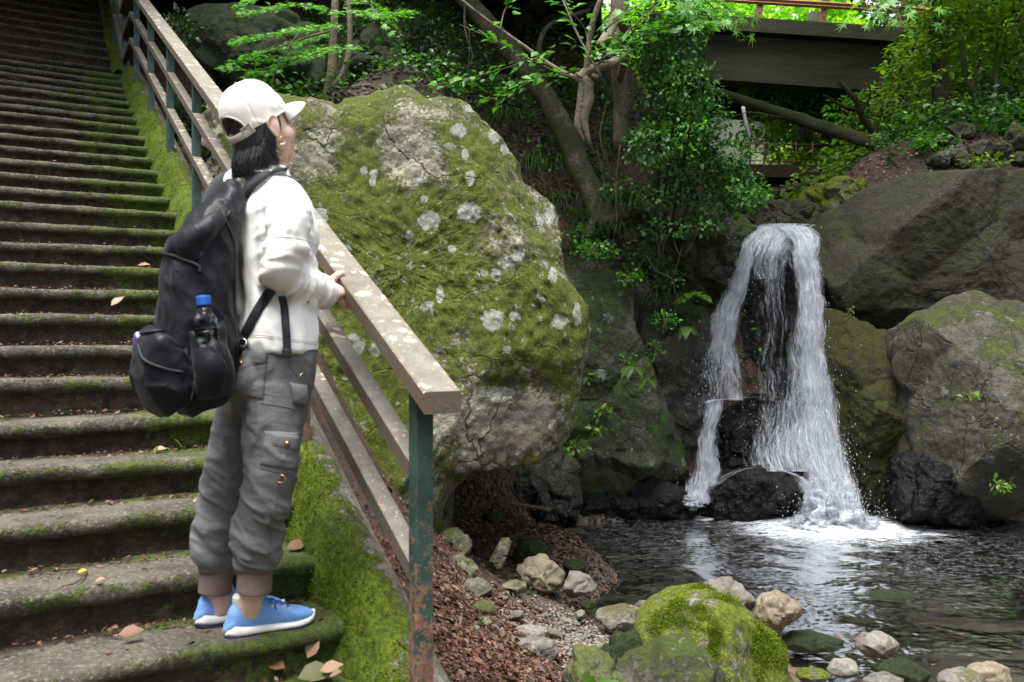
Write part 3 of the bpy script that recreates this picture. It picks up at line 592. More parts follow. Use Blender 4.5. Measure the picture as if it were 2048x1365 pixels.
# ---------------------------------------------------------------- loose stones, each one its own
ST=[ # px,py,rx,ry,Y,mat,label
 (905,1090,40,34,5.0,M_STONEG,'rounded green grey stone against the boulder foot'),
 (918,1140,38,32,4.7,M_STONEG,'greenish stone just below the rounded one by the boulder foot'),
 (1082,1152,46,38,5.25,M_STONEB,'big rounded tan stone at the water edge'),
 (1158,1172,36,28,5.15,M_STONE,'smooth grey stone half in the water beside the tan one'),
 (1150,1134,28,16,5.6,M_DARKR,'wet brown stone behind the tan and grey pair'),
 (1065,1115,38,34,5.6,M_DARKR,'dark angular stone behind the leaning slab'),
 (950,1180,34,24,4.5,M_STONEG,'flat topped olive stone in the leaf litter'),
 (962,1225,28,22,4.25,M_STONEG,'smooth olive stone half covered by brown leaves'),
 (1030,1175,26,14,4.8,M_STONEG,'low flat stone behind the olive ones'),
 (918,1228,13,18,4.1,M_STONE,'small upright blue grey stone in the red leaves'),
 (1243,1234,55,20,4.8,M_STONE,'long flat pale grey stone lying at the shore'),
 (1292,1214,26,10,5.0,M_STONE,'wet white tipped stone in the shallows'),
 (1075,1300,44,30,3.65,M_STONE,'flat faceted grey stone in the middle of the bank'),
 (1060,1270,40,16,3.95,M_STONE,'low grey stone behind the faceted one'),
 (1008,1273,22,12,3.9,M_STONE,'small dark grey stone with leaves on the bank'),
 (1450,1200,60,36,4.7,M_STONE,'round grey stone behind the mossy boulder'),
 (1552,1222,46,36,4.6,M_STONEB,'round brownish grey stone standing in the shallows'),
 (1752,1290,44,26,4.35,M_STONE,'smooth egg shaped grey stone in the stream'),
 (1688,1338,32,22,4.1,M_STONE,'small wet grey stone left of the dark flat one'),
 (1806,1344,52,20,4.05,M_DARKR,'dark flat wet stone in the shallows'),
 (1930,1362,52,18,3.9,M_STONE,'low grey stone at the bottom edge by the right corner'),
 (1985,1348,44,18,4.0,M_STONEB,'pale tan stone in the bottom right corner'),
 (1770,1370,40,20,3.8,M_STONE,'pale grey stone cut by the bottom edge'),
 (1625,1352,36,14,3.75,M_MOSSG,'low stone with green moss at the right of the mossy boulder'),
 (1620,1285,60,16,4.6,M_DARKR,'submerged brown stone right of the mossy boulder'),
 (1790,1195,50,10,5.6,M_DARKR,'sunken dark stone in the middle of the stream'),
 (905,1320,20,12,3.2,M_STONE,'flat stone beside the kerb foot'),
 (985,1330,15,14,3.4,M_STONE,'small blue grey stone among leaves at the bottom'),
 (1160,1230,12,10,4.7,M_STONE,'fist sized stone left of the long flat one'),
 (1110,1268,16,9,4.2,M_STONEG,'fist sized greenish stone on the gravel'),
 (1035,1230,16,10,4.3,M_STONE,'small stone in the leaf litter below the tan one'),
 (1005,1200,14,10,4.55,M_STONEG,'small mossy stone under the leaning slab'),
 (1120,1090,18,9,6.3,M_DARKR,'small dark stone at the waterline below the cave'),
 (1150,1065,22,8,6.9,M_DARKR,'flat black stone in the water near the cave'),
 (1060,1060,20,10,6.6,M_DARKR,'dark stone on the shore under the cave'),
 (985,1040,20,14,6.2,M_DARKR,'dark stone in leaves at the cave mouth'),
 (1175,1210,16,9,4.95,M_DARKR,'small wet stone below the smooth grey one'),
]
for i,(x,y,rx,ry,Y,m,lab) in enumerate(ST):
    V,Fc=rock_from(blob_pts(x,y,rx,ry,9,.16,seed=i+40),Y,rx/F*Y*.8,nu=70,nv=40,amp=.16*ry/F*Y,cell=1.3,fine=.012*ry/30,flat=.7,ridge=.8,seed=i+40)
    mk('stone',V,Fc,m,label=lab,cat='stone')
V,Fc=rock_from([(975,1128),(1002,1078),(1018,1074),(1024,1085),(1004,1138),(985,1145)],5.15,.05,nu=60,nv=30,amp=.006,cell=1.5,fine=.004,flat=.35)
mk('slab_stone',V,Fc,M_STONEG,label='narrow leaning stone slab standing upright on the shore',cat='stone')
for i in range(26):
    px=rng.uniform(930,1330); py=rng.uniform(1170,1345); q=PG(px,py,2.6,7.5); s_r=rng.uniform(.018,.045)
    if q[2]<-.02: continue
    V,Fc=sph_vf((0,0,0),(1,1,1),26,16); V=V*np.array([s_r*rng.uniform(.8,1.4),s_r*rng.uniform(.8,1.2),s_r*.6])*(1+.35*fbm(V*1.6+i*7,3)[:,None]); mk('small_stone',V+q,Fc,[M_STONE,M_STONEG,M_DARKR,M_STONEB][i%4],label='small stone lying in the gravel and leaves between the post and the pool',cat='stone',group='small stones on the bank')
# front rocks
for ol,Y,T,m,lab,k in [
 ([(1268,1260),(1300,1225),(1360,1200),(1420,1192),(1470,1205),(1510,1230),(1545,1265),(1570,1310),(1580,1400),(1560,1480),(1290,1480),(1275,1330)],3.75,.42,M_MOSSG,'large rounded boulder with bright green moss at the stream edge',1),
 ([(1240,1360),(1290,1330),(1340,1305),(1395,1295),(1420,1320),(1445,1370),(1450,1480),(1200,1480),(1215,1400)],3.25,.3,M_GREY,'grey speckled boulder in front of the mossy one',1),
 ([(1132,1365),(1148,1300),(1170,1297),(1215,1330),(1245,1360),(1240,1460),(1125,1460)],3.2,.16,M_STONEG,'pointed mossy stone at the bottom edge',0),
 ([(1195,1310),(1240,1275),(1275,1268),(1300,1330),(1280,1400),(1200,1390)],3.6,.14,M_DARKR,'dark flat faced stone wedged left of the mossy boulder',0)]:
    V,Fc=rock_from(ol,Y,T,nu=200,nv=120,amp=.03,cell=1.2,fine=.008,flat=.6,ridge=.7); o=mk('boulder' if k else 'stone',V,Fc,m,label=lab,cat='boulder' if k else 'stone')
    if lab.startswith('large rounded'): MB_V=V
nn_=MB_V-MB_V.mean(0); nn_/=np.linalg.norm(nn_,axis=1)[:,None]
fz_mask=np.clip(nn_[:,2]*.6+.4,0,1)*(fbm(MB_V*7,4,.6,8)>.12)*(nn_[:,1]<.4)
fuzz('moss',[o for o in col.objects if o.get('label','').startswith('large rounded boulder with bright')][0],MB_V,nn_,22000,.0075,M_FUZZ,fz_mask)
# ---------------------------------------------------------------- old wall of stacked round stones at the back
b=B(); 
for r in range(7):
    for i in range(7):
        x=-1.35+i*.38+(r%2)*.19+rng.normal()*.03; z=6.3+r*.30+rng.normal()*.02-.06*i
        V,Fc=sph_vf((0,0,0),(.21*(.85+.3*rng.random()),.2,.17*(.85+.3*rng.random())),18,12); V=V*(1+.45*fbm(V*4+i*3+r*9,3)[:,None]); b.add(V+np.array([x,12.1+r*.05,z-.55]),Fc)
b.add(*box_vf((-.2,12.45,6.6),(1,0,0),(0,1,0),(0,0,1),1.5,.12,1.4))
b.mk('stone_wall',M_DARKR,label='old retaining wall of stacked round stones high at the back',cat='wall')
# ---------------------------------------------------------------- bridge
n=N('stained_concrete'); p=n.pos; z=n.sep(p)[2]
c=n.mix(n.step(n.noise(2.5,6,.7,vec=n.vmap((.5,1,2.5))),.35,.65),(.020,.021,.009),(.046,.043,.020)); c=n.mix(n.mathn('MULTIPLY',n.step(n.noise(1.2,6,.7,vec=n.vmap((1,1,2))),.5,.66),.7),c,(.03,.045,.012))
M_CONC=n.fin(n.bsdf(Base_Color=c,Roughness=.9,Normal=n.bump(n.noise(20,6,.7),.6,.02)))
M_RUST=simplemat('rusty_steel',(.42,.16,.06),(.30,.20,.13),9,.8)
M_RUSTD=simplemat('old_rusty_rail',(.10,.045,.025),(.06,.035,.025),9,.85)
M_STEELD=simplemat('dark_rusty_iron',(.035,.022,.018),(.07,.035,.022),14,.8)
bl=P(1300,22,15.9); br_=P(2140,76,15.2); bd=br_-bl; bd/=np.linalg.norm(bd); bn=np.cross(bd,ZZ); bn/=np.linalg.norm(bn); bu=np.cross(bn,bd)
if bn[1]>0: bn=-bn
L_=np.linalg.norm(br_-bl); br=empty('road_bridge',(bl+br_)/2-ZZ*1.3,'low concrete road bridge with a rusty guard rail over the stream','bridge')
def bb(name,mat,a0,a1,out,dep,z1,z0,par=br):
    c_=bl+bd*(a0+a1)/2+bn*out-bn*dep/2+bu*(z1+z0)/2
    V,Fc=box_vf(c_,bd,bn,bu,(a1-a0)/2,dep/2,(z1-z0)/2); return mk(name,V,Fc,mat,par,smooth=False)
bb('deck_edge',M_CONC,0,L_,0,.35,0,-.26); bb('deck',M_CONC,0,L_,-.353,3.4,-.05,-.28)
bb('girder',M_CONC,0,L_-.4,-.16,.4,-.283,-1.14); bb('girder',M_CONC,0,L_-.4,-2.6,.4,-.283,-1.14)
gr=empty('guard_rail',bl+bd*3+bn*-.1,'rusty orange steel guard rail on the bridge edge','guard rail')
for a in (.6,2.02,3.18,4.6,6.0,7.4):
    c_=bl+bd*a-bn*.12+bu*.36; V,Fc=box_vf(c_,bd,bn,bu,.055,.04,.40); p_=mk('post',V,Fc,M_RUST,gr,smooth=False)
    for dz in (.12,.26): 
        V,Fc=sph_vf(bl+bd*a-bn*.075+bu*dz,.014,8,5); mk('bolt',V,Fc,M_STEELD,p_)
for z0,w_ in ((.34,.13),(.62,.10)):
    b=B(); ts=np.linspace(0,L_,2)
    pr=[(0,-w_/2),(.035,-w_/4),(0,0),(.035,w_/4),(0,w_/2)]
    V=[]; 
    for t in ts:
        for o_,zz_ in pr: V.append(bl+bd*t+bn*(-.07+o_)+bu*(z0+zz_))
        for o_,zz_ in pr[::-1]: V.append(bl+bd*t+bn*(-.078+o_)+bu*(z0+zz_))
    Fc=[(j,(j+1)%10,10+(j+1)%10,10+j) for j in range(10)]
    mk('rail_beam',V,Fc,M_RUST,gr,smooth=False)
# mossy log across the gorge
M_LOG=rockmat('mossy_log_bark',(.045,.035,.022),(.11,.09,.055),moss=.95,up=.5,msc=3,mossc=((.03,.045,.01),(.10,.12,.03)),crack=.1)
V,Fc=tube_vf([P(1440,186,12.6),P(1560,226,12.2),P(1700,272,11.7),P(1830,318,11.2)],[.066,.080,.090,.10],20,n=60,rough=.10); mk('fallen_log',V,Fc,M_LOG,label='long straight mossy log sloping across the gorge under the bridge',cat='log')
V,Fc=rock_from([(1800,335),(1815,300),(1828,298),(1850,330),(1840,345)],11.0,.12,nu=40,nv=24,amp=.01,cell=1); mk('tree_stump',V,Fc,M_LOG,label='dark pointed stump at the lower end of the log',cat='stump')
M_PIPE=simplemat('grey_plastic_pipe',(.25,.27,.27),(.16,.17,.17),9,.4)
for a,b_,lab in ((P(1853,318,10.6),P(1872,262,10.9),'grey pipe standing by the stump'),(P(1846,242,11),P(1872,234,11.1),'short pale pipe end sticking out of the bank')):
    V,Fc=tube_vf([a,b_],.032,12,n=3); mk('pipe',V,Fc,M_PIPE,label=lab,cat='pipe')
# footbridge beam with a rusty railing farther back
V,Fc=box_vf(P(1560,353,15.5),(1,.1,0),(-.1,1,0),(0,0,1),1.0,.5,.11); fb=empty('footbridge',P(1560,365,15.5),'dark narrow footbridge with a thin rusty railing behind the falls','footbridge'); mk('deck',V,Fc,M_STEELD,fb,smooth=False)
b=B()
for x in (1500,1528,1560,1592,1625): b.add(*tube_vf([P(x,346,15.4),P(x,285,15.4)],.013,6,n=2))
for y in (288,305,322): b.add(*tube_vf([P(1490,y,15.4),P(1640,y+2,15.4)],.011,6,n=2))
b.mk('railing',M_RUSTD,fb)
V,Fc=tube_vf([P(1500,398,14.5),P(1620,368,14.2)],.05,10,n=4); mk('pole',V,Fc,M_STEELD,label='dark pole lying under the footbridge',cat='pole')
# building behind
M_WALLC=simplemat('pale_weathered_wall',(.34,.34,.29),(.22,.22,.18),1.6,.9)
M_GLASSD=simplemat('dark_window_glass',(.03,.04,.045),(.05,.06,.06),3,.15)
hb=empty('building',P(1600,330,23),'pale concrete building half hidden behind leaves under the bridge','building')
for i,(x0,x1,y0,y1,d) in enumerate([(1420,1500,60,345,22.6),(1502,1530,60,345,22.45),(1532,1660,60,345,22.7),(1662,1850,60,345,22.9)]):
    a,b_=P(x0,y1,d),P(x1,y0,d); V,Fc=box_vf((a+b_)/2+np.array([0,.15,0]),(1,0,0),(0,1,0),(0,0,1),abs(b_-a)[0]/2,.15,abs(b_-a)[2]/2); mk('wall_panel',V,Fc,M_WALLC,hb,smooth=False)
for x0,x1,y0,y1 in [(1545,1562,158,180),(1545,1575,245,300),(1580,1600,245,300),(1690,1740,240,300)]:
    a,b_=P(x0,y1,22.68),P(x1,y0,22.68); c_=(a+b_)/2; wd=mk('window',*box_vf(c_,(1,0,0),(0,1,0),(0,0,1),abs(b_-a)[0]/2+.05,.04,abs(b_-a)[2]/2+.05),M_STEELD,hb,smooth=False)
    mk('pane',*box_vf(c_-np.array([0,.03,0]),(1,0,0),(0,1,0),(0,0,1),abs(b_-a)[0]/2,.02,abs(b_-a)[2]/2),M_GLASSD,wd,smooth=False)
V,Fc=box_vf(P(1650,222,22.4),(1,0,0),(0,1,0),(0,0,1),1.9,.25,.06); mk('ledge',V,Fc,M_STEELD,hb,smooth=False)
V,Fc=tube_vf([P(1486,215,15),P(1492,250,14.9),P(1500,280,14.9)],[.035,.03,.03],8); mk('drain_pipe',V,Fc,simplemat('white_plastic',(.6,.6,.58)),label='bright white bent drain pipe beside the pale building',cat='pipe')
# ---------------------------------------------------------------- water
wx=np.linspace(.1,12,400); wy=np.linspace(3.0,10.5,300); WX,WY=np.meshgrid(wx,wy,indexing='ij'); q=np.stack([WX.ravel(),WY.ravel(),0*WX.ravel()],1)
imp=np.array([2.82,7.55]); dd=np.hypot(q[:,0]-imp[0],q[:,1]-imp[1])
wz=.010*fbm(q*np.array([2.2,4.5,1]),3)+.007*np.sin(dd*16+2*fbm(q*2,2))*np.exp(-dd*.5)+.035*np.exp(-(dd/.45)**2)*(1+.9*fbm(q*7,3))
n=N('stream_water'); p=n.pos; s_=n.sep(p)
b1=n.noise(3.2,3,.55,vec=n.vmap((1,2.1,1))); b2=n.noise(13,4,.6,vec=n.vmap((1,1.9,1),rot=(0,0,.3)))
h=n.mathn('ADD',b1,n.mathn('MULTIPLY',b2,.42)); nb=n.bump(n.mathn('MULTIPLY',h,n.mathn('ADD',.12,n.mathn('MULTIPLY',n.step(n.noise(1.3,4,.7),.46,.66),.9))),1.0,.023)
def dist(cx,cy,kx,ky):
    a=n.mathn('MULTIPLY',n.mathn('SUBTRACT',s_[0],cx),kx); b=n.mathn('MULTIPLY',n.mathn('SUBTRACT',s_[1],cy),ky)
    return n.mathn('SQRT',n.mathn('ADD',n.mathn('MULTIPLY',a,a),n.mathn('MULTIPLY',b,b)))
r1=dist(2.86,7.5,.86,1.25); r2=dist(1.74,8.05,2.4,2.8); r3=dist(2.6,7.0,.50,.70)
wnz=n.noise(4.5,8,.72,vec=n.vmap((1,2.4,1)),dist=1.3); wn2=n.noise(18,6,.75,vec=n.vmap((1,2.6,1)),dist=.8)
f1=n.step(n.mathn('SUBTRACT',n.mathn('ADD',n.mathn('MULTIPLY',wnz,1.5),n.mathn('MULTIPLY',wn2,.3)),n.mathn('MULTIPLY',r1,1.12)),-.10,.62)
f2=n.step(n.mathn('SUBTRACT',n.mathn('ADD',n.mathn('MULTIPLY',wnz,1.1),n.mathn('MULTIPLY',wn2,.4)),r2),.0,.3)
f3=n.mathn('MULTIPLY',n.step(n.mathn('ABSOLUTE',n.mathn('SUBTRACT',wnz,.5)),.02,.0),n.mathn('MULTIPLY',n.step(r3,1.5,.3),n.step(wn2,.42,.6)))
fm=n.mathn('MINIMUM',n.mathn('ADD',n.mathn('MAXIMUM',f1,f2),n.mathn('MULTIPLY',f3,.55)),1.0)
deep=n.step(s_[1],5.5,6.8)
tr=n.n('BsdfTransparent',{0:n.mix(deep,(.95,.80,.58),(.16,.17,.15))}); gl=n.n('BsdfGlossy',{'Color':(1,1,1,1),'Roughness':.04,'Normal':nb})
fr=n.n('Fresnel',{'IOR':1.20,'Normal':nb}).outputs[0]; wm=n.n('MixShader',{0:fr,1:tr.outputs[0],2:gl.outputs[0]})
fo=n.bsdf(Base_Color=n.mix(n.step(wn2,.30,.62),(.30,.34,.38),(.66,.69,.73)),Roughness=.6,Normal=n.bump(n.mathn('ADD',wnz,n.mathn('MULTIPLY',wn2,.4)),.6,.04)); fo.inputs['Subsurface Weight'].default_value=.0
M_WATER=n.fin(n.n('MixShader',{0:fm,1:wm.outputs[0],2:fo.outputs[0]}))
mk('water',np.stack([q[:,0],q[:,1],wz],1),grid_f(400,300),M_WATER,kind='structure',loc=(0,0,0))
# falling water
n=N('falling_water'); s_=n.attr('s'); t_=n.attr('t'); k_=n.attr('den')
vec=n.n('CombineXYZ',{0:s_,1:t_,2:0.0}).outputs[0]; vec2=n.n('VectorMath',{0:vec,1:n.n('VectorMath',{0:p,1:(.1,.1,.0)},operation='MULTIPLY').outputs[0]},operation='ADD').outputs[0]
st1=n.noise(1.0,6,.72,vec=n.vmap((20,2.0,1),vec=vec),dist=.8); st2=n.noise(1.0,5,.75,vec=n.vmap((62,6,1),vec=vec),dist=.7)
v=n.mathn('ADD',n.mathn('MULTIPLY',st1,.7),n.mathn('MULTIPLY',st2,.45))
al=n.step(n.mathn('ADD',v,n.mathn('MULTIPLY',n.mathn('SUBTRACT',k_,.5),.62)),.47,.84)
bs=n.bsdf(Base_Color=n.mix(n.step(st2,.35,.65),(.40,.44,.52),(.72,.76,.83)),Roughness=.35,Normal=n.bump(n.mathn('ADD',st1,st2),.8,.03)); tl=n.n('BsdfTranslucent',{0:(.55,.60,.68,1)})
ws=n.n('MixShader',{0:.35,1:bs.outputs[0],2:tl.outputs[0]}); M_FALL=n.fin(n.n('MixShader',{0:al,1:n.n('BsdfTransparent').outputs[0],2:ws.outputs[0]}))
wf=empty('waterfall',P(1560,1040,8.2),'white waterfall splitting in two streams over dark rock into the pool','waterfall',kind='structure')
def ribbon(name,pts,wid,den,nw=26,nl=120,bulge=.06,rough=.03,dy=0.0,seed=0):
    C=spline(PL(pts),nl); Wd=np.interp(np.linspace(0,1,nl),np.linspace(0,1,len(wid)),wid); Dn=np.interp(np.linspace(0,1,nl),np.linspace(0,1,len(den)),den)
    t=np.concatenate([[0],np.cumsum(np.linalg.norm(np.diff(C,axis=0),axis=1))]); sx=np.linspace(-1,1,nw)
    V=np.zeros((nl,nw,3)); 
    for k in range(nl):
        w_=Wd[k]/F*C[k,1]/2; V[k,:,0]=C[k,0]+sx*w_; V[k,:,1]=C[k,1]-bulge*(1-sx**2)+dy; V[k,:,2]=C[k,2]
    V=V.reshape(-1,3); V+=np.stack([fbm(V*4+seed,3),fbm(V*5+9+seed,3),0*V[:,0]],1)*rough
    V[:,0]+=.02*fbm(V*14+seed,3)+.05*fbm(V*np.array([2,2,5])+seed,2)
    SS=(np.tile(sx,nl)*np.repeat(Wd,nw)/F*8/2)+seed; TT=np.repeat(t,nw); DD=np.repeat(Dn,nw)*1.0+.5*0; edge=1-abs(np.tile(sx,nl))**3
    o=mk(name,V,grid_f(nl,nw),M_FALL,wf); setattr_f(o,'s',SS); setattr_f(o,'t',TT); setattr_f(o,'den',np.repeat(Dn,nw)-(1-edge)*.9); return o
mainp=[(1565,452,8.95),(1590,458,8.72),(1608,500,8.5),(1618,560,8.42),(1622,700,8.30),(1634,820,8.2),(1650,930,8.05),(1668,1040,7.75)]
ribbon('main_stream',mainp,[60,90,78,66,66,92,96,120],[.68,.82,.88,.86,.84,.84,.88,1.15],seed=0)
ribbon('main_stream',mainp,[44,78,74,66,84,112,126,160],[.45,.66,.70,.68,.62,.58,.66,.9],dy=-.06,seed=3)
ribbon('main_stream',mainp,[60,80,70,64,80,110,130,150],[.5,.66,.70,.68,.66,.62,.66,.95],dy=.06,seed=5)
ribbon('spray_veil',[(1606,560,8.45),(1604,680,8.38),(1600,780,8.3),(1600,860,8.2),(1606,940,8.0)],[60,90,130,180,200],[.42,.55,.62,.66,.62],seed=7,bulge=.1)
ribbon('spray_veil',[(1620,640,8.3),(1628,760,8.2),(1636,880,8.05),(1660,1000,7.8)],[80,100,130,170],[.45,.55,.62,.75],seed=37,bulge=.14)
ribbon('spray_veil',[(1560,800,8.3),(1560,880,8.15),(1560,940,8.0)],[140,200,220],[.46,.56,.62],seed=17,bulge=.1)
ribbon('core_film',[(1545,500,8.62),(1545,600,8.6),(1540,700,8.5),(1545,800,8.3)],[60,120,140,150],[.60,.46,.38,.42],seed=41,bulge=.1)
ribbon('inner_trickle',[(1586,520,8.6),(1592,620,8.5),(1585,740,8.42),(1575,800,8.35)],[26,30,36,40],[.55,.42,.38,.3],seed=9)
ribbon('top_sheet',[(1570,450,9.05),(1550,462,8.85),(1535,500,8.62),(1520,560,8.55)],[160,165,150,120],[.70,.80,.68,.46],seed=11,bulge=.12)
lp=[(1530,455,8.85),(1505,480,8.66),(1488,530,8.52),(1468,590,8.45),(1448,650,8.38),(1440,700,8.33),(1436,750,8.30),(1432,800,8.26)]
ribbon('side_stream',lp,[60,60,56,66,76,78,70,60],[.6,.72,.78,.8,.84,.70,.48,.40],seed=13); ribbon('side_stream',lp,[30,40,40,50,76,84,84,80],[.4,.6,.62,.62,.7,.6,.46,.40],dy=-.05,seed=15)
ribbon('side_drop',[(1450,690,8.33),(1462,740,8.28),(1466,800,8.22)],[70,60,50],[.62,.62,.70],seed=19); ribbon('side_drop',[(1425,690,8.33),(1420,760,8.3),(1415,830,8.2)],[90,90,80],[.50,.46,.50],seed=21)
ribbon('ledge_flow',[(1530,792,8.12),(1480,796,8.08),(1440,800,8.06),(1420,806,8.06)],[16,22,26,22],[.4,.8,.9,.8],seed=22,bulge=.02)
ribbon('lower_stream',[(1425,800,8.12),(1420,850,8.06),(1415,920,8.0),(1402,975,7.95),(1385,1005,7.9)],[46,48,64,90,90],[.8,.7,.8,.88,1.0],seed=23); ribbon('lower_stream',[(1430,800,8.1),(1425,870,8.02),(1415,930,7.95),(1395,1005,7.85)],[50,60,70,80],[.5,.4,.5,.6],seed=24)
ribbon('boulder_sheet',[(1410,985,7.72),(1460,948,7.66),(1520,934,7.62),(1580,948,7.62),(1625,985,7.62)],[24,26,26,30,60],[.5,.62,.62,.72,.8],seed=25,bulge=.02)
# splash mound and flying drops
sp=[]
V,Fc=sph_vf((0,0,0),(1,1,1),60,30); 
for cx,cy,Y,rx,rz,dn in ((1668,1040,7.62,.24,.20,.92),(1705,1048,7.5,.18,.10,.72),(1625,1050,7.5,.20,.09,.70),(1385,1004,7.85,.10,.06,.9),(1660,1010,7.7,.16,.22,.75)):
    W=V*np.array([rx,rx*.8,rz]); W=W*(1+1.0*fbm(V*4+cx,5,.65)[:,None])+P(cx,cy,Y); o=mk('splash',W,Fc,M_FALL,wf); a=np.arctan2(V[:,1],V[:,0]); setattr_f(o,'s',a*.15); setattr_f(o,'t',V[:,2]*.3+np.linalg.norm(V[:,:2],axis=1)); setattr_f(o,'den',dn-.35*np.clip(V[:,2],0,1))
lv=LV(); OC=(np.array([[1,0,0],[-1,0,0],[0,1,0],[0,-1,0],[0,0,1],[0,0,-1]])*.5,[(0,2,4),(2,1,4),(1,3,4),(3,0,4),(2,0,5),(1,2,5),(3,1,5),(0,3,5)])
def drops(c,r,n_,sz):
    p_=np.array(c)+rng.normal(size=(n_,3))*np.array(r); V_,F_=leaves_vf(p_,rand_unit(n_)*.25+ZZ,rand_unit(n_),sz*.75*(.3+rng.random(n_)**2),(OC[0]*np.array([.55,2.4,.55]),OC[1])); lv.add(V_,F_)
drops(P(1668,1020,7.6),(.22,.16,.09),1100,.010); drops(P(1655,900,8.0),(.13,.08,.35),600,.010); drops(P(1425,760,8.2),(.10,.06,.22),260,.012); drops(P(1690,960,7.8),(.08,.08,.2),260,.012); drops(P(1395,985,7.9),(.12,.08,.10),220,.010); drops(P(1560,870,8.05),(.2,.08,.25),420,.008); drops(P(1640,700,8.2),(.06,.05,.5),260,.010); drops(P(1500,560,8.4),(.14,.04,.2),120,.010)
M_DROP=simplemat('water_drops',(.9,.92,.95),(.8,.83,.88),5,.15)
o=lv.mk('droplets',M_DROP,wf); o['kind']='stuff'
# thin film of stream above the lip
V=[];
C=spline(PL([(1600,452,8.9),(1640,440,9.3),(1660,420,10.0),(1600,404,11.5),(1560,398,14)]),40)
# ---------------------------------------------------------------- vegetation materials
M_BARK=rockmat('mossy_tree_bark',(.030,.024,.016),(.085,.066,.042),moss=.78,up=.1,msc=3,mossc=((.02,.03,.006),(.06,.075,.015)),streak=.5,streakc=(.02,.015,.01),crack=.2)
M_BARKP=rockmat('pale_bare_wood',(.08,.062,.042),(.20,.165,.12),moss=.45,up=.1,msc=5,mossc=((.05,.055,.02),(.10,.11,.04)),streak=.6,streakc=(.06,.045,.03),crack=.2)
M_TWIG=simplemat('brown_twig_bark',(.085,.06,.035),(.04,.03,.02),40,.8)
M_LMAPLE=leafmat('maple_leaf_green',[(.05,.19,.02),(.10,.32,.03),(.17,.44,.045)],rough=.5,trans=.45)
M_LYEL=leafmat('yellow_green_leaf',[(.06,.15,.01),(.14,.27,.015),(.25,.38,.02)],rough=.5,trans=.45)
M_LGLOS=leafmat('glossy_dark_leaf',[(.010,.05,.010),(.03,.12,.020),(.08,.22,.035),(.02,.08,.016)],rough=.48,trans=.25,spec=.35)
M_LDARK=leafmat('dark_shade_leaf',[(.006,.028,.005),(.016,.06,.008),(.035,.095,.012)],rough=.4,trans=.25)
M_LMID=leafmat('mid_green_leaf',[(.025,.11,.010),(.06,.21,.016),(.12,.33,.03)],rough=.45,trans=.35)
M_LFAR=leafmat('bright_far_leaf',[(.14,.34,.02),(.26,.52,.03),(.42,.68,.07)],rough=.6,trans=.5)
M_FERN=leafmat('fern_frond',[(.04,.11,.012),(.09,.20,.02),(.15,.28,.03)],rough=.5,trans=.4)
M_GRASS=leafmat('dark_grass_blade',[(.006,.022,.004),(.014,.045,.006),(.03,.07,.010)],rough=.75,trans=.25,spec=.15)
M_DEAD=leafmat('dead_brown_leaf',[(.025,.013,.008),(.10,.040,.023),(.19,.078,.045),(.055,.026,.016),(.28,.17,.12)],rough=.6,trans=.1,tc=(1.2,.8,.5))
M_DEADD=leafmat('dark_dead_leaf',[(.006,.004,.003),(.020,.010,.006),(.040,.019,.011),(.012,.007,.004),(.07,.040,.025)],rough=.6,trans=.05,tc=(1.2,.8,.5))  # darker version of the dead leaf browns, for the slope
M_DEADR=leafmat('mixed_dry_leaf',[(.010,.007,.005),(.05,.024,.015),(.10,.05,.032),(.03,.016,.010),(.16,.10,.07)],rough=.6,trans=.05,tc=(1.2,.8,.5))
def tree(name,label,cat,trunks,foliage,leafm,barkm=M_BARK,group=None,base=None):
    """trunks: list (pts,radii); foliage: function(lv,tw)"""
    b0=np.array(trunks[0][0][0]) if base is None else base
    t=empty(name,b0,label,cat,group); b=B()
    for pts,r in trunks: b.add(*tube_vf(pts,r,10 if max(np.atleast_1d(r))>.03 else 6,rough=.10))
    b.mk('trunk',barkm,t); lv=LV(); tw=B(); foliage(lv,tw)
    if tw.v: tw.mk('twigs',M_TWIG,t)['kind']='stuff'
    if lv.V: lv.mk('foliage',leafm,t)
    return t
# maple sapling behind the rail
Y=7.6
def f(lv,tw):
    for a,b_,c,n_,sp in [((690,30),(600,10),(500,25),150,.17),((680,50),(590,60),(485,80),190,.17),((670,60),(600,85),(500,110),190,.15),((640,90),(580,110),(470,125),120,.13),
        ((620,110),(560,130),(500,150),70,.11),((600,120),(650,100),(700,95),90,.13),((560,140),(520,145),(445,135),60,.08),((700,20),(760,30),(815,25),110,.16),((690,0),(740,10),(790,60),70,.14),((560,190),(530,165),(505,160),50,.08),((660,-10),(560,-20),(490,5),90,.2)]:
        dy=rng.normal()*.25; spray(lv,tw,[P(*a,Y+dy),P(*b_,Y-.1+dy),P(*c,Y-.2+dy)],int(n_*1.6),sp*1.1,.066,MA,thick=.012,tilt=(0,-.35,1))
tree('maple_sapling','young maple with flat layers of bright green leaves behind the handrail','tree',[([P(650,215,Y),P(662,150,Y),P(668,60,Y),P(672,-60,Y)],[.055,.042,.035,.03]),([P(640,205,Y+.1),P(655,190,Y),P(690,140,Y),P(700,60,Y),P(690,-60,Y)],[.05,.04,.03,.025,.02]),
  ([P(668,60,Y),P(600,80,Y-.1),P(520,110,Y-.2)],[.012,.008,.004]),([P(545,200,Y-.3),P(548,150,Y-.3),P(600,60,Y-.2)],[.01,.008,.006])],f,M_LMAPLE,M_BARKP)
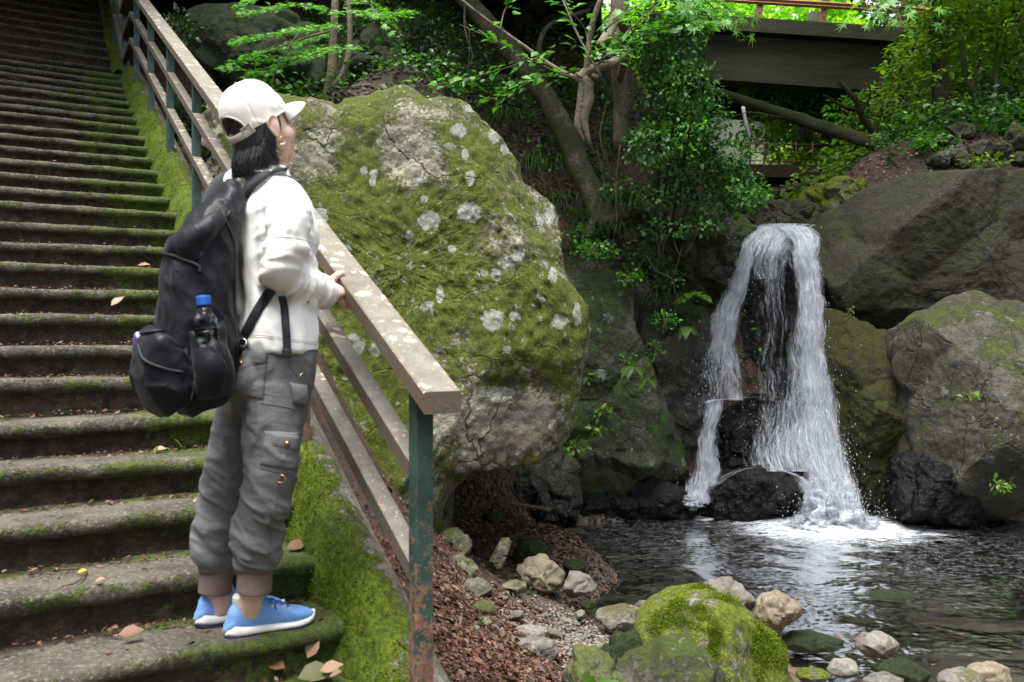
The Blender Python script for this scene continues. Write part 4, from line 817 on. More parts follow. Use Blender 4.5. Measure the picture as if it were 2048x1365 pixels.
# leaning mossy trunk
def f(lv,tw):
    for c in (P(700,-60,9.2),P(820,-90,9.3),P(900,-120,9),P(1000,-110,9.2)): clump(lv,c,(.6,.6,.3),420,.08,OV)
    for c,r in ((P(770,20,8.8),.28),(P(850,45,9.0),.22),(P(730,60,8.9),.2),(P(835,95,9.1),.16)): clump(lv,c,(r,r,r*.5),150,.06,OV)
tree('leaning_tree','thick mossy tree trunk leaning left across the slope','tree',[([P(1215,470,8.3),P(1190,400,8.4),P(1140,290,8.5),P(1095,200,8.6),P(1020,100,8.7),P(950,20,8.8),P(890,-60,8.9),P(820,-160,9.1)],[.15,.125,.115,.11,.105,.10,.10,.09]),
  ([P(1085,180,8.6),P(1078,100,8.6),P(1100,50,8.7),P(1180,20,8.7)],[.035,.03,.025,.02]),([P(1215,470,8.3),P(1290,430,8.0),P(1300,415,7.9),P(1260,430,7.95),P(1190,450,8.1)],[.06,.05,.04,.045,.05]),([P(930,0,8.8),P(930,60,8.3),P(945,110,8.2),P(935,140,8.2)],[.012,.01,.008,.006])],f,M_LDARK)
# pale forked dead tree with a hanging split limb, fresh leaves on its long twigs
Y=6.5
def f(lv,tw):
    for pth,n_,sp in [([(1150,160),(1060,120),(1000,85),(920,50)],30,.10),([(1110,105),(1000,140),(900,165),(780,180)],80,.09),([(1160,140),(1120,150),(1060,160),(1000,175)],46,.08),([(1090,150),(1040,175),(1000,195),(960,200)],36,.07),
        ([(1195,130),(1240,90),(1290,40),(1330,-10)],90,.16),([(1200,120),(1290,70),(1350,45),(1400,50)],150,.17),([(1180,110),(1170,60),(1140,20),(1120,-20)],40,.13),([(1300,30),(1370,20),(1440,40)],90,.16),([(1000,60),(1010,20),(1030,-10)],16,.08),([(1210,60),(1260,20),(1350,-20)],70,.18)]:
        spray(lv,tw,[P(x,y,Y-.25+.1*rng.normal()) for x,y in pth],n_,sp,.085,OV,thick=.02,tilt=(0,-.4,1),tw_r=.005)
tree('forked_tree','pale forked bare tree with a split limb hanging down and fresh leaves on long twigs','tree',[
  ([P(1242,300,Y+1.6),P(1241,200,Y+1.4),P(1236,80,Y+1.1),P(1245,-80,Y+1.2)],[.075,.07,.075,.08]),
  ([P(1240,160,Y+1.2),P(1252,105,Y+.4),P(1225,128,Y+.1),P(1190,137,Y),P(1168,150,Y),P(1160,158,Y)],[.03,.045,.04,.038,.045,.05]),
  ([P(1150,150,Y),P(1172,165,Y),P(1176,200,Y),P(1168,240,Y),P(1180,290,Y)],[.04,.055,.045,.035,.012]),
  ([P(1165,160,Y),P(1162,210,Y),P(1155,250,Y),P(1170,285,Y)],[.03,.036,.028,.006]),
  ([P(1152,158,Y),P(1100,130,Y),P(1030,80,Y),P(960,30,Y),P(905,-15,Y)],[.022,.017,.014,.012,.010]),
  ([P(1172,165,Y),P(1178,90,Y-.05),P(1190,30,Y-.1),P(1215,-30,Y-.1)],[.028,.024,.022,.02]),
  ([P(1250,60,Y+1),P(1235,30,Y+.6),P(1215,70,Y+.4),P(1195,90,Y+.3)],[.05,.05,.045,.02]),
  ([P(1180,150,Y),P(1200,150,Y-.1),P(1160,80,Y-.1),P(1125,0,Y-.1)],[.02,.014,.010,.008]),
  ([P(1190,140,Y),P(1230,90,Y),P(1280,40,Y),P(1330,-20,Y)],[.012,.01,.008,.006])],f,M_LMID,M_BARKP)
# glossy bush above the left rocks
Y=7.9
def f(lv,tw):
    for x,y,rx,ry,n_ in [(1320,110,50,50,420),(1365,100,40,60,460),(1320,190,50,50,360),(1375,180,50,50,560),(1405,240,45,45,420),(1360,260,60,45,480),(1300,290,40,40,260),(1450,310,50,35,420),(1400,340,60,40,520),(1470,370,45,35,380),(1500,395,30,22,200),(1350,370,40,40,260),(1420,420,45,28,260),(1300,400,35,30,160),(1290,70,40,45,260),(1335,30,60,40,360),(1385,40,36,40,240),(1330,460,40,18,100),(1400,455,40,18,120),(1240,380,30,25,90)]:
        clump(lv,P(x,y,Y+rng.normal()*.15),(rx/F*Y*1.3,.40,ry/F*Y*1.05),int(n_*1.25),.050,OV,up=.55,droop=.5)
        tw.add(*tube_vf([P(1300+(x-1300)*.4,460,Y+.3),P(x*.6+1310*.4,y+60,Y+.1),P(x,y,Y)],[.014,.009,.004],5,n=8))
tree('glossy_bush','dense bush of small glossy dark green leaves above the rocks left of the falls','bush',[([P(1325,480,Y+.2),P(1310,400,Y+.2),P(1318,300,Y+.2),P(1300,170,Y+.1),P(1320,60,Y)],[.03,.026,.022,.018,.012]),([P(1345,480,Y+.2),P(1360,380,Y+.1),P(1375,280,Y),P(1400,160,Y)],[.022,.018,.014,.01]),([P(1300,470,Y+.2),P(1205,300,Y+.3),P(1215,200,Y+.3)],[.014,.012,.008]),([P(1235,460,Y-.1),P(1232,380,Y-.1),P(1240,290,Y-.1)],[.012,.01,.006])],f,M_LGLOS)
# shrubs on the slope and at the cliff foot
def shrub(label,px,py,Y,rx,ry,n_,size,mat,shape=OV,name='shrub',cat='shrub',up=.5,stem=True,group=None):
    if Y>=8.2 and py<480: Y=float(np.clip(PG(px,py+ry)[1]-.08,Y-1.2,Y+2.5))
    c=P(px,py,Y); t=empty(name,P(px,py+ry,Y),label,cat,group); lv=LV(); clump(lv,c,(rx/F*Y,rx/F*Y*.7,ry/F*Y),n_,size,shape,up=up,droop=.3,hollow=.1); lv.mk('foliage',mat,t)
    b=B()
    for k in range(5): a=rng.normal(size=2)*.5; b.add(*tube_vf([P(px+a[0]*4,py+ry*1.1,Y),P(px+a[0]*rx*.5,py,Y),P(px+a[0]*rx,py-ry*.6,Y)],[.006,.004,.002],4,n=5))
    b.mk('stem',M_TWIG,t); return t
for q in [('low leafy shrub clinging beside the boulder at mid height',1160,475,8.0,45,28,170,.05,M_LMID),('dark shrub with pale green leaves under the leaning trunk',1180,330,8.3,30,30,120,.05,M_LDARK),
 ('small bright leaved plant growing on the rock below the boulder edge',1205,825,7.6,22,12,34,.055,M_FERN),('bright green plant at the foot of the overhang',1150,895,7.35,30,20,60,.05,M_FERN),('round leaved plant on the dark rock by the overhang',1190,860,7.4,16,10,14,.06,M_FERN),
 ('sprig of bright leaves on the dark cliff beside the boulder',1175,755,7.7,16,14,30,.045,M_FERN),('hanging green plant low on the lichen rock',1255,715,7.5,18,16,40,.04,M_LMID),('leafy tuft on the lichen rock left of the fern',1330,640,7.7,30,22,80,.04,M_LMID),
 ('small plant rooted in the right boulder near the pool',2000,970,7.0,22,14,36,.05,M_FERN),('sprig with yellow green leaves on the grey boulder',1942,790,6.95,20,7,24,.04,M_LYEL),('tiny green sprig on the dark slab right of the falls',1700,620,7.9,8,6,10,.04,M_FERN),
 ('leafy shrub beside the glossy bush root',1270,520,8.0,55,26,200,.045,M_LDARK),('dark leaves hanging at the top of the left slope',360,60,7.6,40,50,260,.05,M_LDARK),('shrub with dark leaves above the rock face',900,120,9.6,60,40,200,.06,M_LDARK),
 ('mid green shrub between boulder top and leaning trunk',1000,170,8.2,50,18,110,.05,M_LMID),('feathery undergrowth right of the mossy hump',1980,320,9.2,60,16,130,.05,M_LYEL),('young shoots at the far end of the right bank',1900,225,10.6,60,30,200,.05,M_LMID),
 ('low green shrub on the ledge below the maple',690,205,7.4,45,12,90,.045,M_LDARK),('dark leaved bush at the top of the old stone wall',1010,10,11.4,160,34,500,.07,M_LDARK),('leafy fringe over the top of the lichen cliff',1190,500,7.75,50,20,190,.045,M_LMID),('dark leaves between the glossy bush and the bright fern',1330,560,8.0,40,22,170,.045,M_LDARK),('fresh green leaves at the middle of the cliff top',1260,555,7.8,26,18,90,.045,M_LMID),('small leafed plant hanging halfway down the damp cliff',1310,700,7.8,20,26,80,.035,M_LMID),('leafy plant beside the tall grass above the big boulder shoulder',1110,300,8.3,40,22,150,.055,M_LDARK),('pale green shrub in front of the stone wall',880,170,9.4,60,24,260,.055,M_LMID),('dense green bush on the right bank over the slab',1870,285,10.2,50,20,240,.06,M_LMID),('leafy bush between bank stones at the far right',2030,225,10.6,50,36,360,.07,M_LMID),('undergrowth behind the pipe on the right bank',1800,270,11.5,40,30,260,.06,M_LDARK),('dark bush at the foot of the maple sapling',590,205,7.5,60,16,200,.045,M_LDARK),('dark evergreen bush at the top left of the slope behind the rails',470,140,8.2,90,60,700,.06,M_LDARK)]: shrub(*q)
# foreground leaf plant at the bottom edge
def bigleaf(name,label,leaves,mat,cat='plant'):
    lv=LV()
    for p_,d,u,s in leaves: V_,F_=leaves_vf(np.array([p_]),np.array([d]),np.array([u]),np.array([s]),OV); lv.add(V_,F_)
    return lv.mk(name,mat,label=label,cat=cat)
Yf=2.75
bigleaf('leafy_plant','small plant with broad bright green leaves at the bottom edge',[(P(1190,1385,Yf),(-.3,-.2,.5),(0,-.7,.7),.085),(P(1190,1385,Yf),(.6,-.1,.35),(-.2,-.7,.7),.085),(P(1170,1390,Yf),(-.8,0,.25),(0,-.6,.8),.07),(P(1225,1388,Yf),(.4,-.1,.5),(0,-.7,.7),.06),(P(1240,1386,Yf),(.8,-.2,.2),(0,-.5,.8),.06)],M_FERN)
# ferns
def fern(label,px,py,Y,n_,L,mat=M_FERN,spread=(-1,1),droop=.7,group=None,fdir=-.5):
    t=empty('fern',P(px,py,Y),label,'fern',group); lv=LV(); base=P(px,py,Y)
    for k in range(n_):
        a=spread[0]+(spread[1]-spread[0])*(k+.5)/n_+rng.normal()*.1; d=np.array([math.sin(a),fdir+rng.normal()*.25,.6]); d/=np.linalg.norm(d); l=L*(.75+.4*rng.random())
        m=30; s=np.linspace(.05,1,m); C=base+d*(s*l)[:,None]-ZZ*(s**2*l*droop)[:,None]; T=np.gradient(C,axis=0); T/=np.linalg.norm(T,axis=1)[:,None]
        sd=np.cross(T,ZZ); sd/=np.linalg.norm(sd,axis=1)[:,None]; nr=np.cross(sd,T)
        for sg in (-1,1):
            V_,F_=leaves_vf(C,sd*sg+T*.35,nr,l*.22*np.sin(np.pi*s**.8)+.006,DI); lv.add(V_,F_)
    lv.mk('fronds',mat,t); return t
fern('bright green fern arching over the rock left of the waterfall',1385,600,8.0,9,.30,spread=(-1.4,1.5))
fern('dull fern hanging on the rock under the bright one',1375,660,7.95,5,.2,spread=(-1,1),droop=1.2)
fern('small fern on the lichen covered cliff rock',1262,735,7.45,4,.15,droop=1.2); fern('fern hanging low on the cliff rock above the pool',1290,760,7.45,4,.14,droop=1.3)
fern('fern on the slope above the big boulder',930,185,8.6,7,.34,M_LMID); fern('fern left of the forked tree on the slope',1000,150,9.0,7,.34,M_LDARK); fern('fern beside the top left of the falls',1460,425,8.3,6,.30,M_LMID,spread=(-.5,1.6)); fern('fern shoot at the waterline in the cave mouth',1130,905,7.2,3,.10)
fern('fern behind the right bank stones',2010,280,9.8,7,.4,M_LMID); fern('fern near the top of the right slope',1930,190,11.4,8,.5,M_LYEL)
# grass tufts
def tuft(label,px,py,Y,n_,L,mat=M_GRASS,sp=.12,group=None):
    lv=LV(); base=P(px,py,Y)
    for k in range(n_):
        a=rng.random()*6.283; d=np.array([math.cos(a)*.8,math.sin(a)*.8-.3,.9]); p0=base+rng.normal(size=3)*[sp,sp*.5,.02]; l=L*(.6+.6*rng.random()); s=np.linspace(0,1,6); C=p0+d*(s*l)[:,None]-ZZ*(s**2*l*1.25)[:,None]
        sd=np.cross(d,ZZ); sd/=np.linalg.norm(sd); wv=.0030*(1-s**2)+.0008; V_=np.concatenate([C-sd*wv[:,None],C+sd*wv[:,None]]); F_=np.array([[j,j+1,7+j] for j in range(5)]+[[j,7+j,6+j] for j in range(5)]); lv.add(V_,F_)
    return lv.mk('grass_tuft',mat,label=label,cat='grass',group=group)
for q in [('long dark grass hanging beside the boulder shoulder',1065,330,8.0,120,.42),('grass tuft near the foot of the leaning trunk',1100,400,8.0,90,.36),('grass clump on the slope above the boulder',1010,235,8.4,110,.34),('drooping grass clump over the left cliff',1240,400,7.9,110,.40),('grass clump by the bare root',1215,455,7.9,80,.3),('tuft of grass left of the bright fern',1345,590,8.1,100,.30),('grass hanging beneath the fern',1365,640,8.05,70,.3),('grass tuft half way down the left cliff top',1290,545,8.2,70,.28),('grass clump beyond the handrail posts',450,205,7.3,60,.25),('fine grass on the rock shoulder',1140,430,8.1,70,.26)]: tuft(*q)
tuft('few bright blades of grass growing on a step by the trousers',348,895,3.45,10,.11,M_FERN,sp=.05)
# thin bare twigs and vines on the slope
for i,(pth,r,lab) in enumerate([([(1290,505,8),(1310,540,7.9),(1345,560,7.9),(1350,590,7.9)],.008,'thin bare root hanging under the bush'),([(1345,560,8),(1360,510,8),(1365,490,8)],.006,'dry stalk rising by the grass tuft'),([(1210,560,8.0),(1218,470,8.1),(1210,380,8.1),(1195,300,8.1)],.007,'long thin vine climbing past the leaning trunk'),
  ([(930,225,8.4),(935,160,8.5),(940,80,8.4),(930,40,8.4)],.008,'thin curved vine above the boulder top'),([(1070,1020,6.5),(1040,1000,6.6),(1020,975,6.8)],.016,'dark wet branch lying at the cave mouth'),([(1100,1020,6.6),(1040,1010,6.4),(1000,1005,6.3)],.018,'second dark branch on the shore pointing to the water'),
  ([(770,180,7.2),(800,183,7.2),(830,178,7.0),(790,170,7.0)],.004,'fine bare twig over the boulder top'),([(1085,1245,4.1),(1050,1220,4.3),(985,1160,4.6)],.006,'thin stick lying across the bank leaves'),([(1450,240,9),(1500,225,9),(1560,235,9)],.006,'thin grey twig reaching toward the building'),([(1480,300,8.2),(1530,265,8.6),(1490,232,9)],.006,'bare twig curving beside the glossy bush')]):
    V,Fc=tube_vf([P(*q) for q in pth],[r,r*.8,r*.5],6,rough=.2); mk('twig',V,Fc,M_TWIG,label=lab,cat='twig')
# trees under and beyond the bridge
def f(lv,tw):
    for x,y,rx,ry,n_ in [(1540,190,60,25,260),(1600,215,60,25,260),(1560,260,45,20,160),(1700,180,50,25,260),(1520,250,35,40,260),(1570,300,50,22,240),(1620,330,40,14,160),(1740,240,60,30,360),(1690,290,40,25,220),(1600,170,50,18,200),(1500,160,30,20,120)]: clump(lv,P(x,y,17.0+rng.normal()*.8),(rx/F*17,.6,ry/F*17),n_,.14,DI,up=.7)
tree('bent_tree','dark curved tree trunk under the bridge with pale green leaves','tree',[([P(1730,368,19.6),P(1660,345,19.5),P(1612,300,19.5),P(1605,240,19.6),P(1622,150,19.8),P(1632,30,20)],[.22,.23,.26,.23,.20,.18])],f,M_LFAR)
def f(lv,tw):
    for x,y,rx,ry,n_ in [(1700,230,50,40,300),(1740,290,60,35,300),(1690,320,50,25,200)]: clump(lv,P(x,y,15.5+rng.normal()*.5),(rx/F*15,.5,ry/F*15),n_,.12,DI)
tree('crooked_tree','thin crooked dark tree with a pale side branch below the bridge','tree',[([P(1768,340,13),P(1755,280,13),P(1725,235,13),P(1715,205,13),P(1680,165,13.2)],[.07,.06,.05,.045,.035]),([P(1725,222,13),P(1690,215,13),P(1645,190,13)],[.035,.03,.012]),([P(1745,270,13),P(1760,240,13),P(1765,210,13)],[.02,.014,.008]),([P(1728,280,13),P(1715,265,13),P(1700,250,13)],[.03,.02,.015]),([P(1725,225,13),P(1740,190,13),P(1735,160,13)],[.02,.015,.01])],f,M_LMID)
# right hand slope trees
Y=11.
def f(lv,tw):
    for x,y,rx,ry,n_ in [(1840,60,60,35,300),(1900,40,70,40,420),(1830,110,50,30,260),(1880,140,60,35,260),(1800,165,30,18,110),(1850,200,40,25,150),(1960,90,60,40,360),(2020,50,60,45,420),(2030,130,50,40,300),(1780,20,50,20,200),(1960,10,80,25,320)]: clump(lv,P(x,y,Y+rng.normal()*.4),(rx/F*Y,.4,ry/F*Y),n_,.085,OV,up=.75)
    for x,y,n_ in [(1810,90,60),(1790,130,50),(1815,180,50),(1850,150,60),(1830,215,50)]: spray(lv,tw,[P(x+60,y-15,Y-.4),P(x+20,y,Y-.5),P(x-20,y+5,Y-.6)],n_,.16,.085,OV)
tree('yellow_green_tree','slender tree with yellow green leaves on the right bank','tree',[([P(1888,335,10.8),P(1885,240,10.8),P(1880,140,10.9),P(1870,20,11)],[.13,.12,.10,.09]),([P(1900,330,10.6),P(1925,240,10.7),P(1960,120,10.8)],[.03,.025,.02]),([P(1990,330,10.2),P(1990,200,10.4),P(1995,60,10.6)],[.03,.026,.02]),([P(1965,230,10.6),P(1930,150,10.7),P(1920,90,10.8)],[.022,.02,.015]),([P(1950,320,9.8),P(1940,290,9.9),P(1965,270,10)],[.02,.018,.012])],f,M_LYEL,M_BARK)
def f(lv,tw):
    for x,y,rx,ry,n_ in [(1980,200,60,50,300),(2040,230,50,50,300),(1930,250,40,25,140),(2060,120,60,60,400),(2000,10,90,50,500),(2080,-20,90,80,500),(1900,-50,120,50,500),(1740,-60,120,45,500)]: clump(lv,P(x,y,12.2+rng.normal()*.4),(rx/F*12,.6,ry/F*12),n_,.09,OV)
tree('dark_hillside_tree','dark leafy tree filling the top right corner','tree',[([P(2060,300,12),P(2050,100,12.3),P(2040,-100,12.5)],[.1,.09,.08])],f,M_LDARK)
# big stones stacked on the right bank
for i,(x,y,rx,ry,Y_) in enumerate([(1880,322,26,18,9.8),(1912,312,22,22,10),(1895,290,20,16,10.4),(1935,325,24,16,9.7),(2000,305,22,20,9.8),(2036,280,24,34,9.8),(1960,300,22,20,10.2),(1925,262,30,22,10.6),(2045,320,30,16,9.4)]):
    V,Fc=rock_from(blob_pts(x,y,rx,ry,9,.15,seed=i+90),PG(x,y+ry*.6,8,16)[1],.16,nu=60,nv=36,amp=.03,cell=1.2,fine=.01,seed=i+90); mk('stone',V,Fc,M_GREY,label='%s stone on the right bank, %s'%(['rounded grey','tall pale','small grey','flat grey','mossy','upright dark grey','squat grey','broad grey','low grey'][i],['leftmost of the pile by the pipe','second from the stump','above the two at the pipe','right of the tall pale one','beside the thin tree stems','against the right picture edge','under the yellow green tree','highest of the pile','at the lower right edge of the pile'][i]),cat='stone')
# near maple twigs hanging in from the top
def f(lv,tw):
    for a,b_,n_,sp in [((1300,-60),(1440,25),60,.20),((1380,-50),(1480,45),46,.14),((1340,-40),(1400,30),40,.15)]: spray(lv,tw,[P(a[0],a[1],4.6),P((a[0]+b_[0])/2,(a[1]+b_[1])/2-8,4.55),P(b_[0],b_[1],4.5)],n_,sp,.085,MA,thick=.03,tilt=(0,-.5,1))
    for a,b_,n_,sp in [((1760,-60),(1730,25),26,.14),((1800,-60),(1795,50),30,.12),((1850,-50),(1850,20),24,.12),((1700,-50),(1780,10),22,.14)]: spray(lv,tw,[P(a[0],a[1],3.9),P((a[0]+b_[0])/2,(a[1]+b_[1])/2-8,3.85),P(b_[0],b_[1],3.8)],n_,sp,.07,MA,thick=.03,tilt=(0,-.5,1))
tree('overhanging_maple','maple branches with bright leaves hanging in along the top edge','tree',[([P(1300,-60,4.6),P(1500,-160,4.3),P(1800,-120,3.9),P(1900,-100,3.8)],[.012,.03,.02,.012]),([P(1500,-160,4.3),P(2400,-300,4.2),np.array([5.2,3.6,.2])],[.03,.10,.16])],f,M_LMAPLE,base=np.array([5.2,3.6,.1]))
# far trees lit by open sky beyond the bridge
for i,(x,y,z_,r) in enumerate([(2.5,27,7.5,3.2),(6.5,29,8,3.5),(10.5,26,8,3),(4.5,33,10,4),(0.5,29,8.5,3.2),(8.5,31,11,4),(4.2,23.5,9.6,2.2),(8.0,23,9.8,2.2)]):
    lv=LV(); t=empty('tree',(x,y,z_-r-3),['bright leafy tree left of centre beyond the bridge','bright leafy tree behind the guard rail','bright leafy tree at the right end of the bridge','tall pale green tree farthest beyond the bridge','bright leafy tree left of all beyond the stone wall','tall bright tree behind the right end of the bridge','bright leaves just beyond the left half of the guard rail','bright leaves just beyond the right half of the guard rail'][i],'tree','sunlit trees beyond the bridge')
    for k in range(14): u=rand_unit(1)[0]; clump(lv,np.array([x,y,z_])+u*r*.7,r*.42,420,.26,DI)
    lv.mk('crown',M_LFAR,t); V,Fc=tube_vf([(x,y,z_-r-3),(x+.2,y,z_)],[.25,.12],8); mk('trunk',V,Fc,M_BARK,t)
# unseen canopy added over the gorge and over the upper flight: its shade is what keeps the back dark
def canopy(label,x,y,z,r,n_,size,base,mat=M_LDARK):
    t=empty('tree',base,label,'tree'); lv=LV(); k=int(n_/260)
    for _ in range(k): a=rng.random()*6.283; q=r*math.sqrt(rng.random()); clump(lv,(x+math.cos(a)*q,y+math.sin(a)*q,z+rng.normal()*.35+.02*q),(1.0,1.0,.35),260,size,OV,up=.7)
    lv.mk('crown',mat,t); tr=[tube_vf([base,np.array([(base[0]*2+x)/3,(base[1]*2+y)/3,z*.6+base[2]*.4]),np.array([x,y,z])],[.28,.2,.12],10)]
    b=B()
    for V_,F_ in tr: b.add(V_,F_)
    for _ in range(5): a=rng.random()*6.283; b.add(*tube_vf([np.array([x,y,z-.5]),np.array([x+math.cos(a)*r*.5,y+math.sin(a)*r*.5,z]),np.array([x+math.cos(a)*r*.9,y+math.sin(a)*r*.9,z+.1])],[.09,.05,.02],6))
    b.mk('trunk',M_BARK,t)
canopy('unseen broad evergreen above the slope behind the boulder',0.5,12.0,9.6,3.6,16000,.15,np.array([-1.8,15.0,7.4]))
canopy('unseen low evergreen bough over the leaf covered slope',0.9,9.6,7.0,2.2,12000,.13,np.array([-1.8,13.6,7.0]))
canopy('unseen evergreen over the stream above the falls',4.2,12.0,9.8,2.8,7000,.15,np.array([8.8,14.5,7.0]))
canopy('unseen dark evergreen roofing the upper flight of steps',-5.6,10.8,7.9,3.0,26000,.15,np.array([-9.5,10.5,8.0]))
canopy('second unseen dark evergreen above the top of the steps',-7.6,15.6,10.0,3.8,24000,.16,np.array([-12,18,11.0]))
canopy('unseen evergreen left of the steps by their middle',-6.2,7.2,8.0,2.6,10000,.15,np.array([-7.5,6.0,4.0]))
canopy('unseen tall evergreen left of the upper steps',-5.6,10.0,7.2,2.2,12000,.15,np.array([-8,8.6,5.5]))
canopy('unseen tall evergreen right of the upper handrail',-3.2,12.6,8.2,2.4,12000,.15,np.array([-2.6,14.0,7.2]))
canopy('unseen evergreen on the right bank over the dark slab',7.2,9.2,7.8,2.6,9000,.15,np.array([9.5,9.5,5.0]))
def unseen_tree(label,x,y,z0,z1,r,n_=5200):  # trees added out of view to block low sky light
    g0=float(gh(np.array([x]),np.array([y]))[0]); t=empty('tree',(x,y,g0),label,'tree'); lv=LV()
    for _ in range(n_//260): a=rng.random()*6.283; q=r*math.sqrt(rng.random()); clump(lv,(x+math.cos(a)*q,y+math.sin(a)*q,rng.uniform(z0,z1)),(1.1,1.1,.8),260,.26,DI,up=.5)
    lv.mk('crown',M_LDARK,t); V_,F_=tube_vf([(x,y,g0-.2),(x+.1,y,(z0+z1)/2),(x,y,z1)],[.3,.22,.1],10); mk('trunk',M_BARK,t) if False else mk('trunk',V_,F_,M_BARK,t)
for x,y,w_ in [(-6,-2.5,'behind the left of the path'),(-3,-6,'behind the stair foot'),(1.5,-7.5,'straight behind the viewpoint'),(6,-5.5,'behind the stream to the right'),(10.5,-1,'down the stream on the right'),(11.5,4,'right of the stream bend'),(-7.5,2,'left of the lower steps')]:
    unseen_tree('added unseen tree '+w_,x,y,1.5,6.5,2.8)
# ---------------------------------------------------------------- leaf litter, needles and gravel lying loose
def on_ground(x,y,eps=.02):
    z=gh(x,y); zx=gh(x+eps,y)-z; zy=gh(x,y+eps)-z; nr=np.stack([-zx/eps,-zy/eps,np.ones(len(x))],1); nr/=np.linalg.norm(nr,axis=1)[:,None]; return np.stack([x,y,z],1),nr
def litter(name,label,x,y,size,mat,shape=DI,lift=.008,zmin=None,tilt=.35):
    p_,nr=on_ground(x,y); k=np.ones(len(p_),bool) if zmin is None else p_[:,2]>zmin; p_,nr=p_[k],nr[k]; size=size[k]; m=len(p_)
    d=rand_unit(m); d-=nr*(d*nr).sum(1)[:,None]; V_,F_=leaves_vf(p_+nr*(lift+rng.random(m)*.012)[:,None],d,nr+rng.normal(size=(m,3))*tilt,size,shape)
    lv=LV(); lv.add(V_,F_); o=lv.mk(name,mat); setp(o,label,'leaf litter',kind='stuff'); return o
def band(n_,pts,sx,sy): k=rng.integers(0,len(pts),n_); q=np.array(pts)[k]; return q[:,0]+rng.normal(size=n_)*sx,q[:,1]+rng.normal(size=n_)*sy
c_=[P(*q)[:2] for q in [(900,1300,3.2),(920,1350,3.0),(1000,1340,3.3),(930,1240,3.9),(900,1180,4.4),(1000,1200,4.4),(960,1280,3.7),(1050,1330,3.5),(860,1100,5.0),(800,1150,4.0),(880,1350,2.7),(840,1250,3.1),(1040,1240,4.1),(1120,1350,3.4)]]
x,y=band(17000,c_,.17,.22); m=(x-(-.1)>0)|(y>2); litter('leaf_litter','red brown fallen leaves and needles covering the bank by the post',x,y,.012+.022*rng.random(len(x))**2,M_DEAD,zmin=.05)
c_=[P(*q)[:2] for q in [(960,960,6.7),(1000,965,6.9),(940,1000,6.4),(980,1010,6.4),(1030,990,6.8)]]
c_+=[P(*q)[:2] for q in [(1060,1060,6.9),(1020,1080,6.2),(1080,1090,6.4),(960,1060,5.9)]]
x,y=band(9000,c_,.20,.30); c_+=[P(*q)[:2] for q in [(1120,1100,6.5),(1150,1150,5.9),(1180,1190,5.5),(1100,1150,5.9)]]; x,y=band(11000,c_,.20,.30)
litter('leaf_litter','brown leaves drifted into the cave under the boulder',x,y,.015+.04*rng.random(len(x))**1.5,M_DEADR,zmin=-.02)
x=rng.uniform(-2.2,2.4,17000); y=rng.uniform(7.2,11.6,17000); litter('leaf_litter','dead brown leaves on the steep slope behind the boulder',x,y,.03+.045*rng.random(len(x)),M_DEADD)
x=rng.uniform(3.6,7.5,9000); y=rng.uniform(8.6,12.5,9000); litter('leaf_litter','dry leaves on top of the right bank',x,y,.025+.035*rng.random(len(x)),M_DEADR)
c_=[P(*q)[:2] for q in [(900,1300,3.2),(920,1350,3.0),(1000,1340,3.3),(930,1240,3.9),(900,1180,4.4),(1000,1200,4.4),(960,1280,3.7),(860,1100,5.0)]]
x,y=band(900,c_,.20,.28); litter('leaf_litter','larger curled dry leaves scattered over the red brown bank',x,y,.022+.035*rng.random(len(x)),M_DEADR,OV,lift=.010,zmin=.06,tilt=.6)
# ground cover on the slopes
M_COVER=leafmat('ground_cover_leaf',[(.008,.036,.006),(.022,.09,.010),(.05,.16,.016),(.10,.26,.02)],rough=.4,trans=.3)
def cover(label,x,y,size,thr,hgt=.12,mat=None):
    q=np.stack([x,y,x*0],1); k=fbm(q*1.1,4,.6,33)+.10*rng.random(len(x))>thr; x,y,size=x[k],y[k],size[k]; p_,nr=on_ground(x,y); kk=(p_[:,2]>1.2); p_,nr,size=p_[kk],nr[kk],size[kk]; m=len(p_); hh=hgt*rng.random(m)*(1+fbm(p_*2,2)); p_=p_+ZZ*hh[:,None]-np.array([0,1,0])*(hh*.5)[:,None]
    d=rand_unit(m)*[1,1,.5]+np.array([0,-.3,-.1]); V_,F_=leaves_vf(p_,d,ZZ+np.array([0,-.4,0])+rng.normal(size=(m,3))*.4,size,OV); lv=LV(); lv.add(V_,F_); o=lv.mk('ground_cover',mat or M_COVER); setp(o,label,'plants',kind='stuff')
cover('low green ground cover spread over the slope behind the boulder',rng.uniform(-3,2.6,26000),rng.uniform(7.0,12.4,26000),.03+.045*rng.random(26000),-.14,.26)
cover('low green ground cover on the right hillside',rng.uniform(4.2,9.5,30000),rng.uniform(9.5,16,30000),.035+.06*rng.random(30000),-.16,.30)
cover('green weeds on the far banks of the stream under the bridge',rng.uniform(1.5,8.5,26000),rng.uniform(13,26,26000),.08+.09*rng.random(26000),-.3,.7,M_LYEL)
# gravel
GR=(OC[0]*np.array([1,1.2,.55]),OC[1])
M_GRAV=simplemat('mixed_gravel',(.26,.235,.20),(.15,.13,.105),8,.8,island=.75)
c_=[P(*q)[:2] for q in [(1100,1260,4.2),(1150,1270,4.2),(1200,1290,4.1),(1130,1300,3.8),(1230,1280,4.5),(1080,1230,4.4),(1180,1330,3.6)]]
x,y=band(5200,c_,.22,.22); o=litter('gravel','loose grey gravel along the stream edge',x,y,.012+.026*rng.random(len(x))**3,M_GRAV,GR,lift=.002,zmin=-.04,tilt=.2); o['category']='gravel'
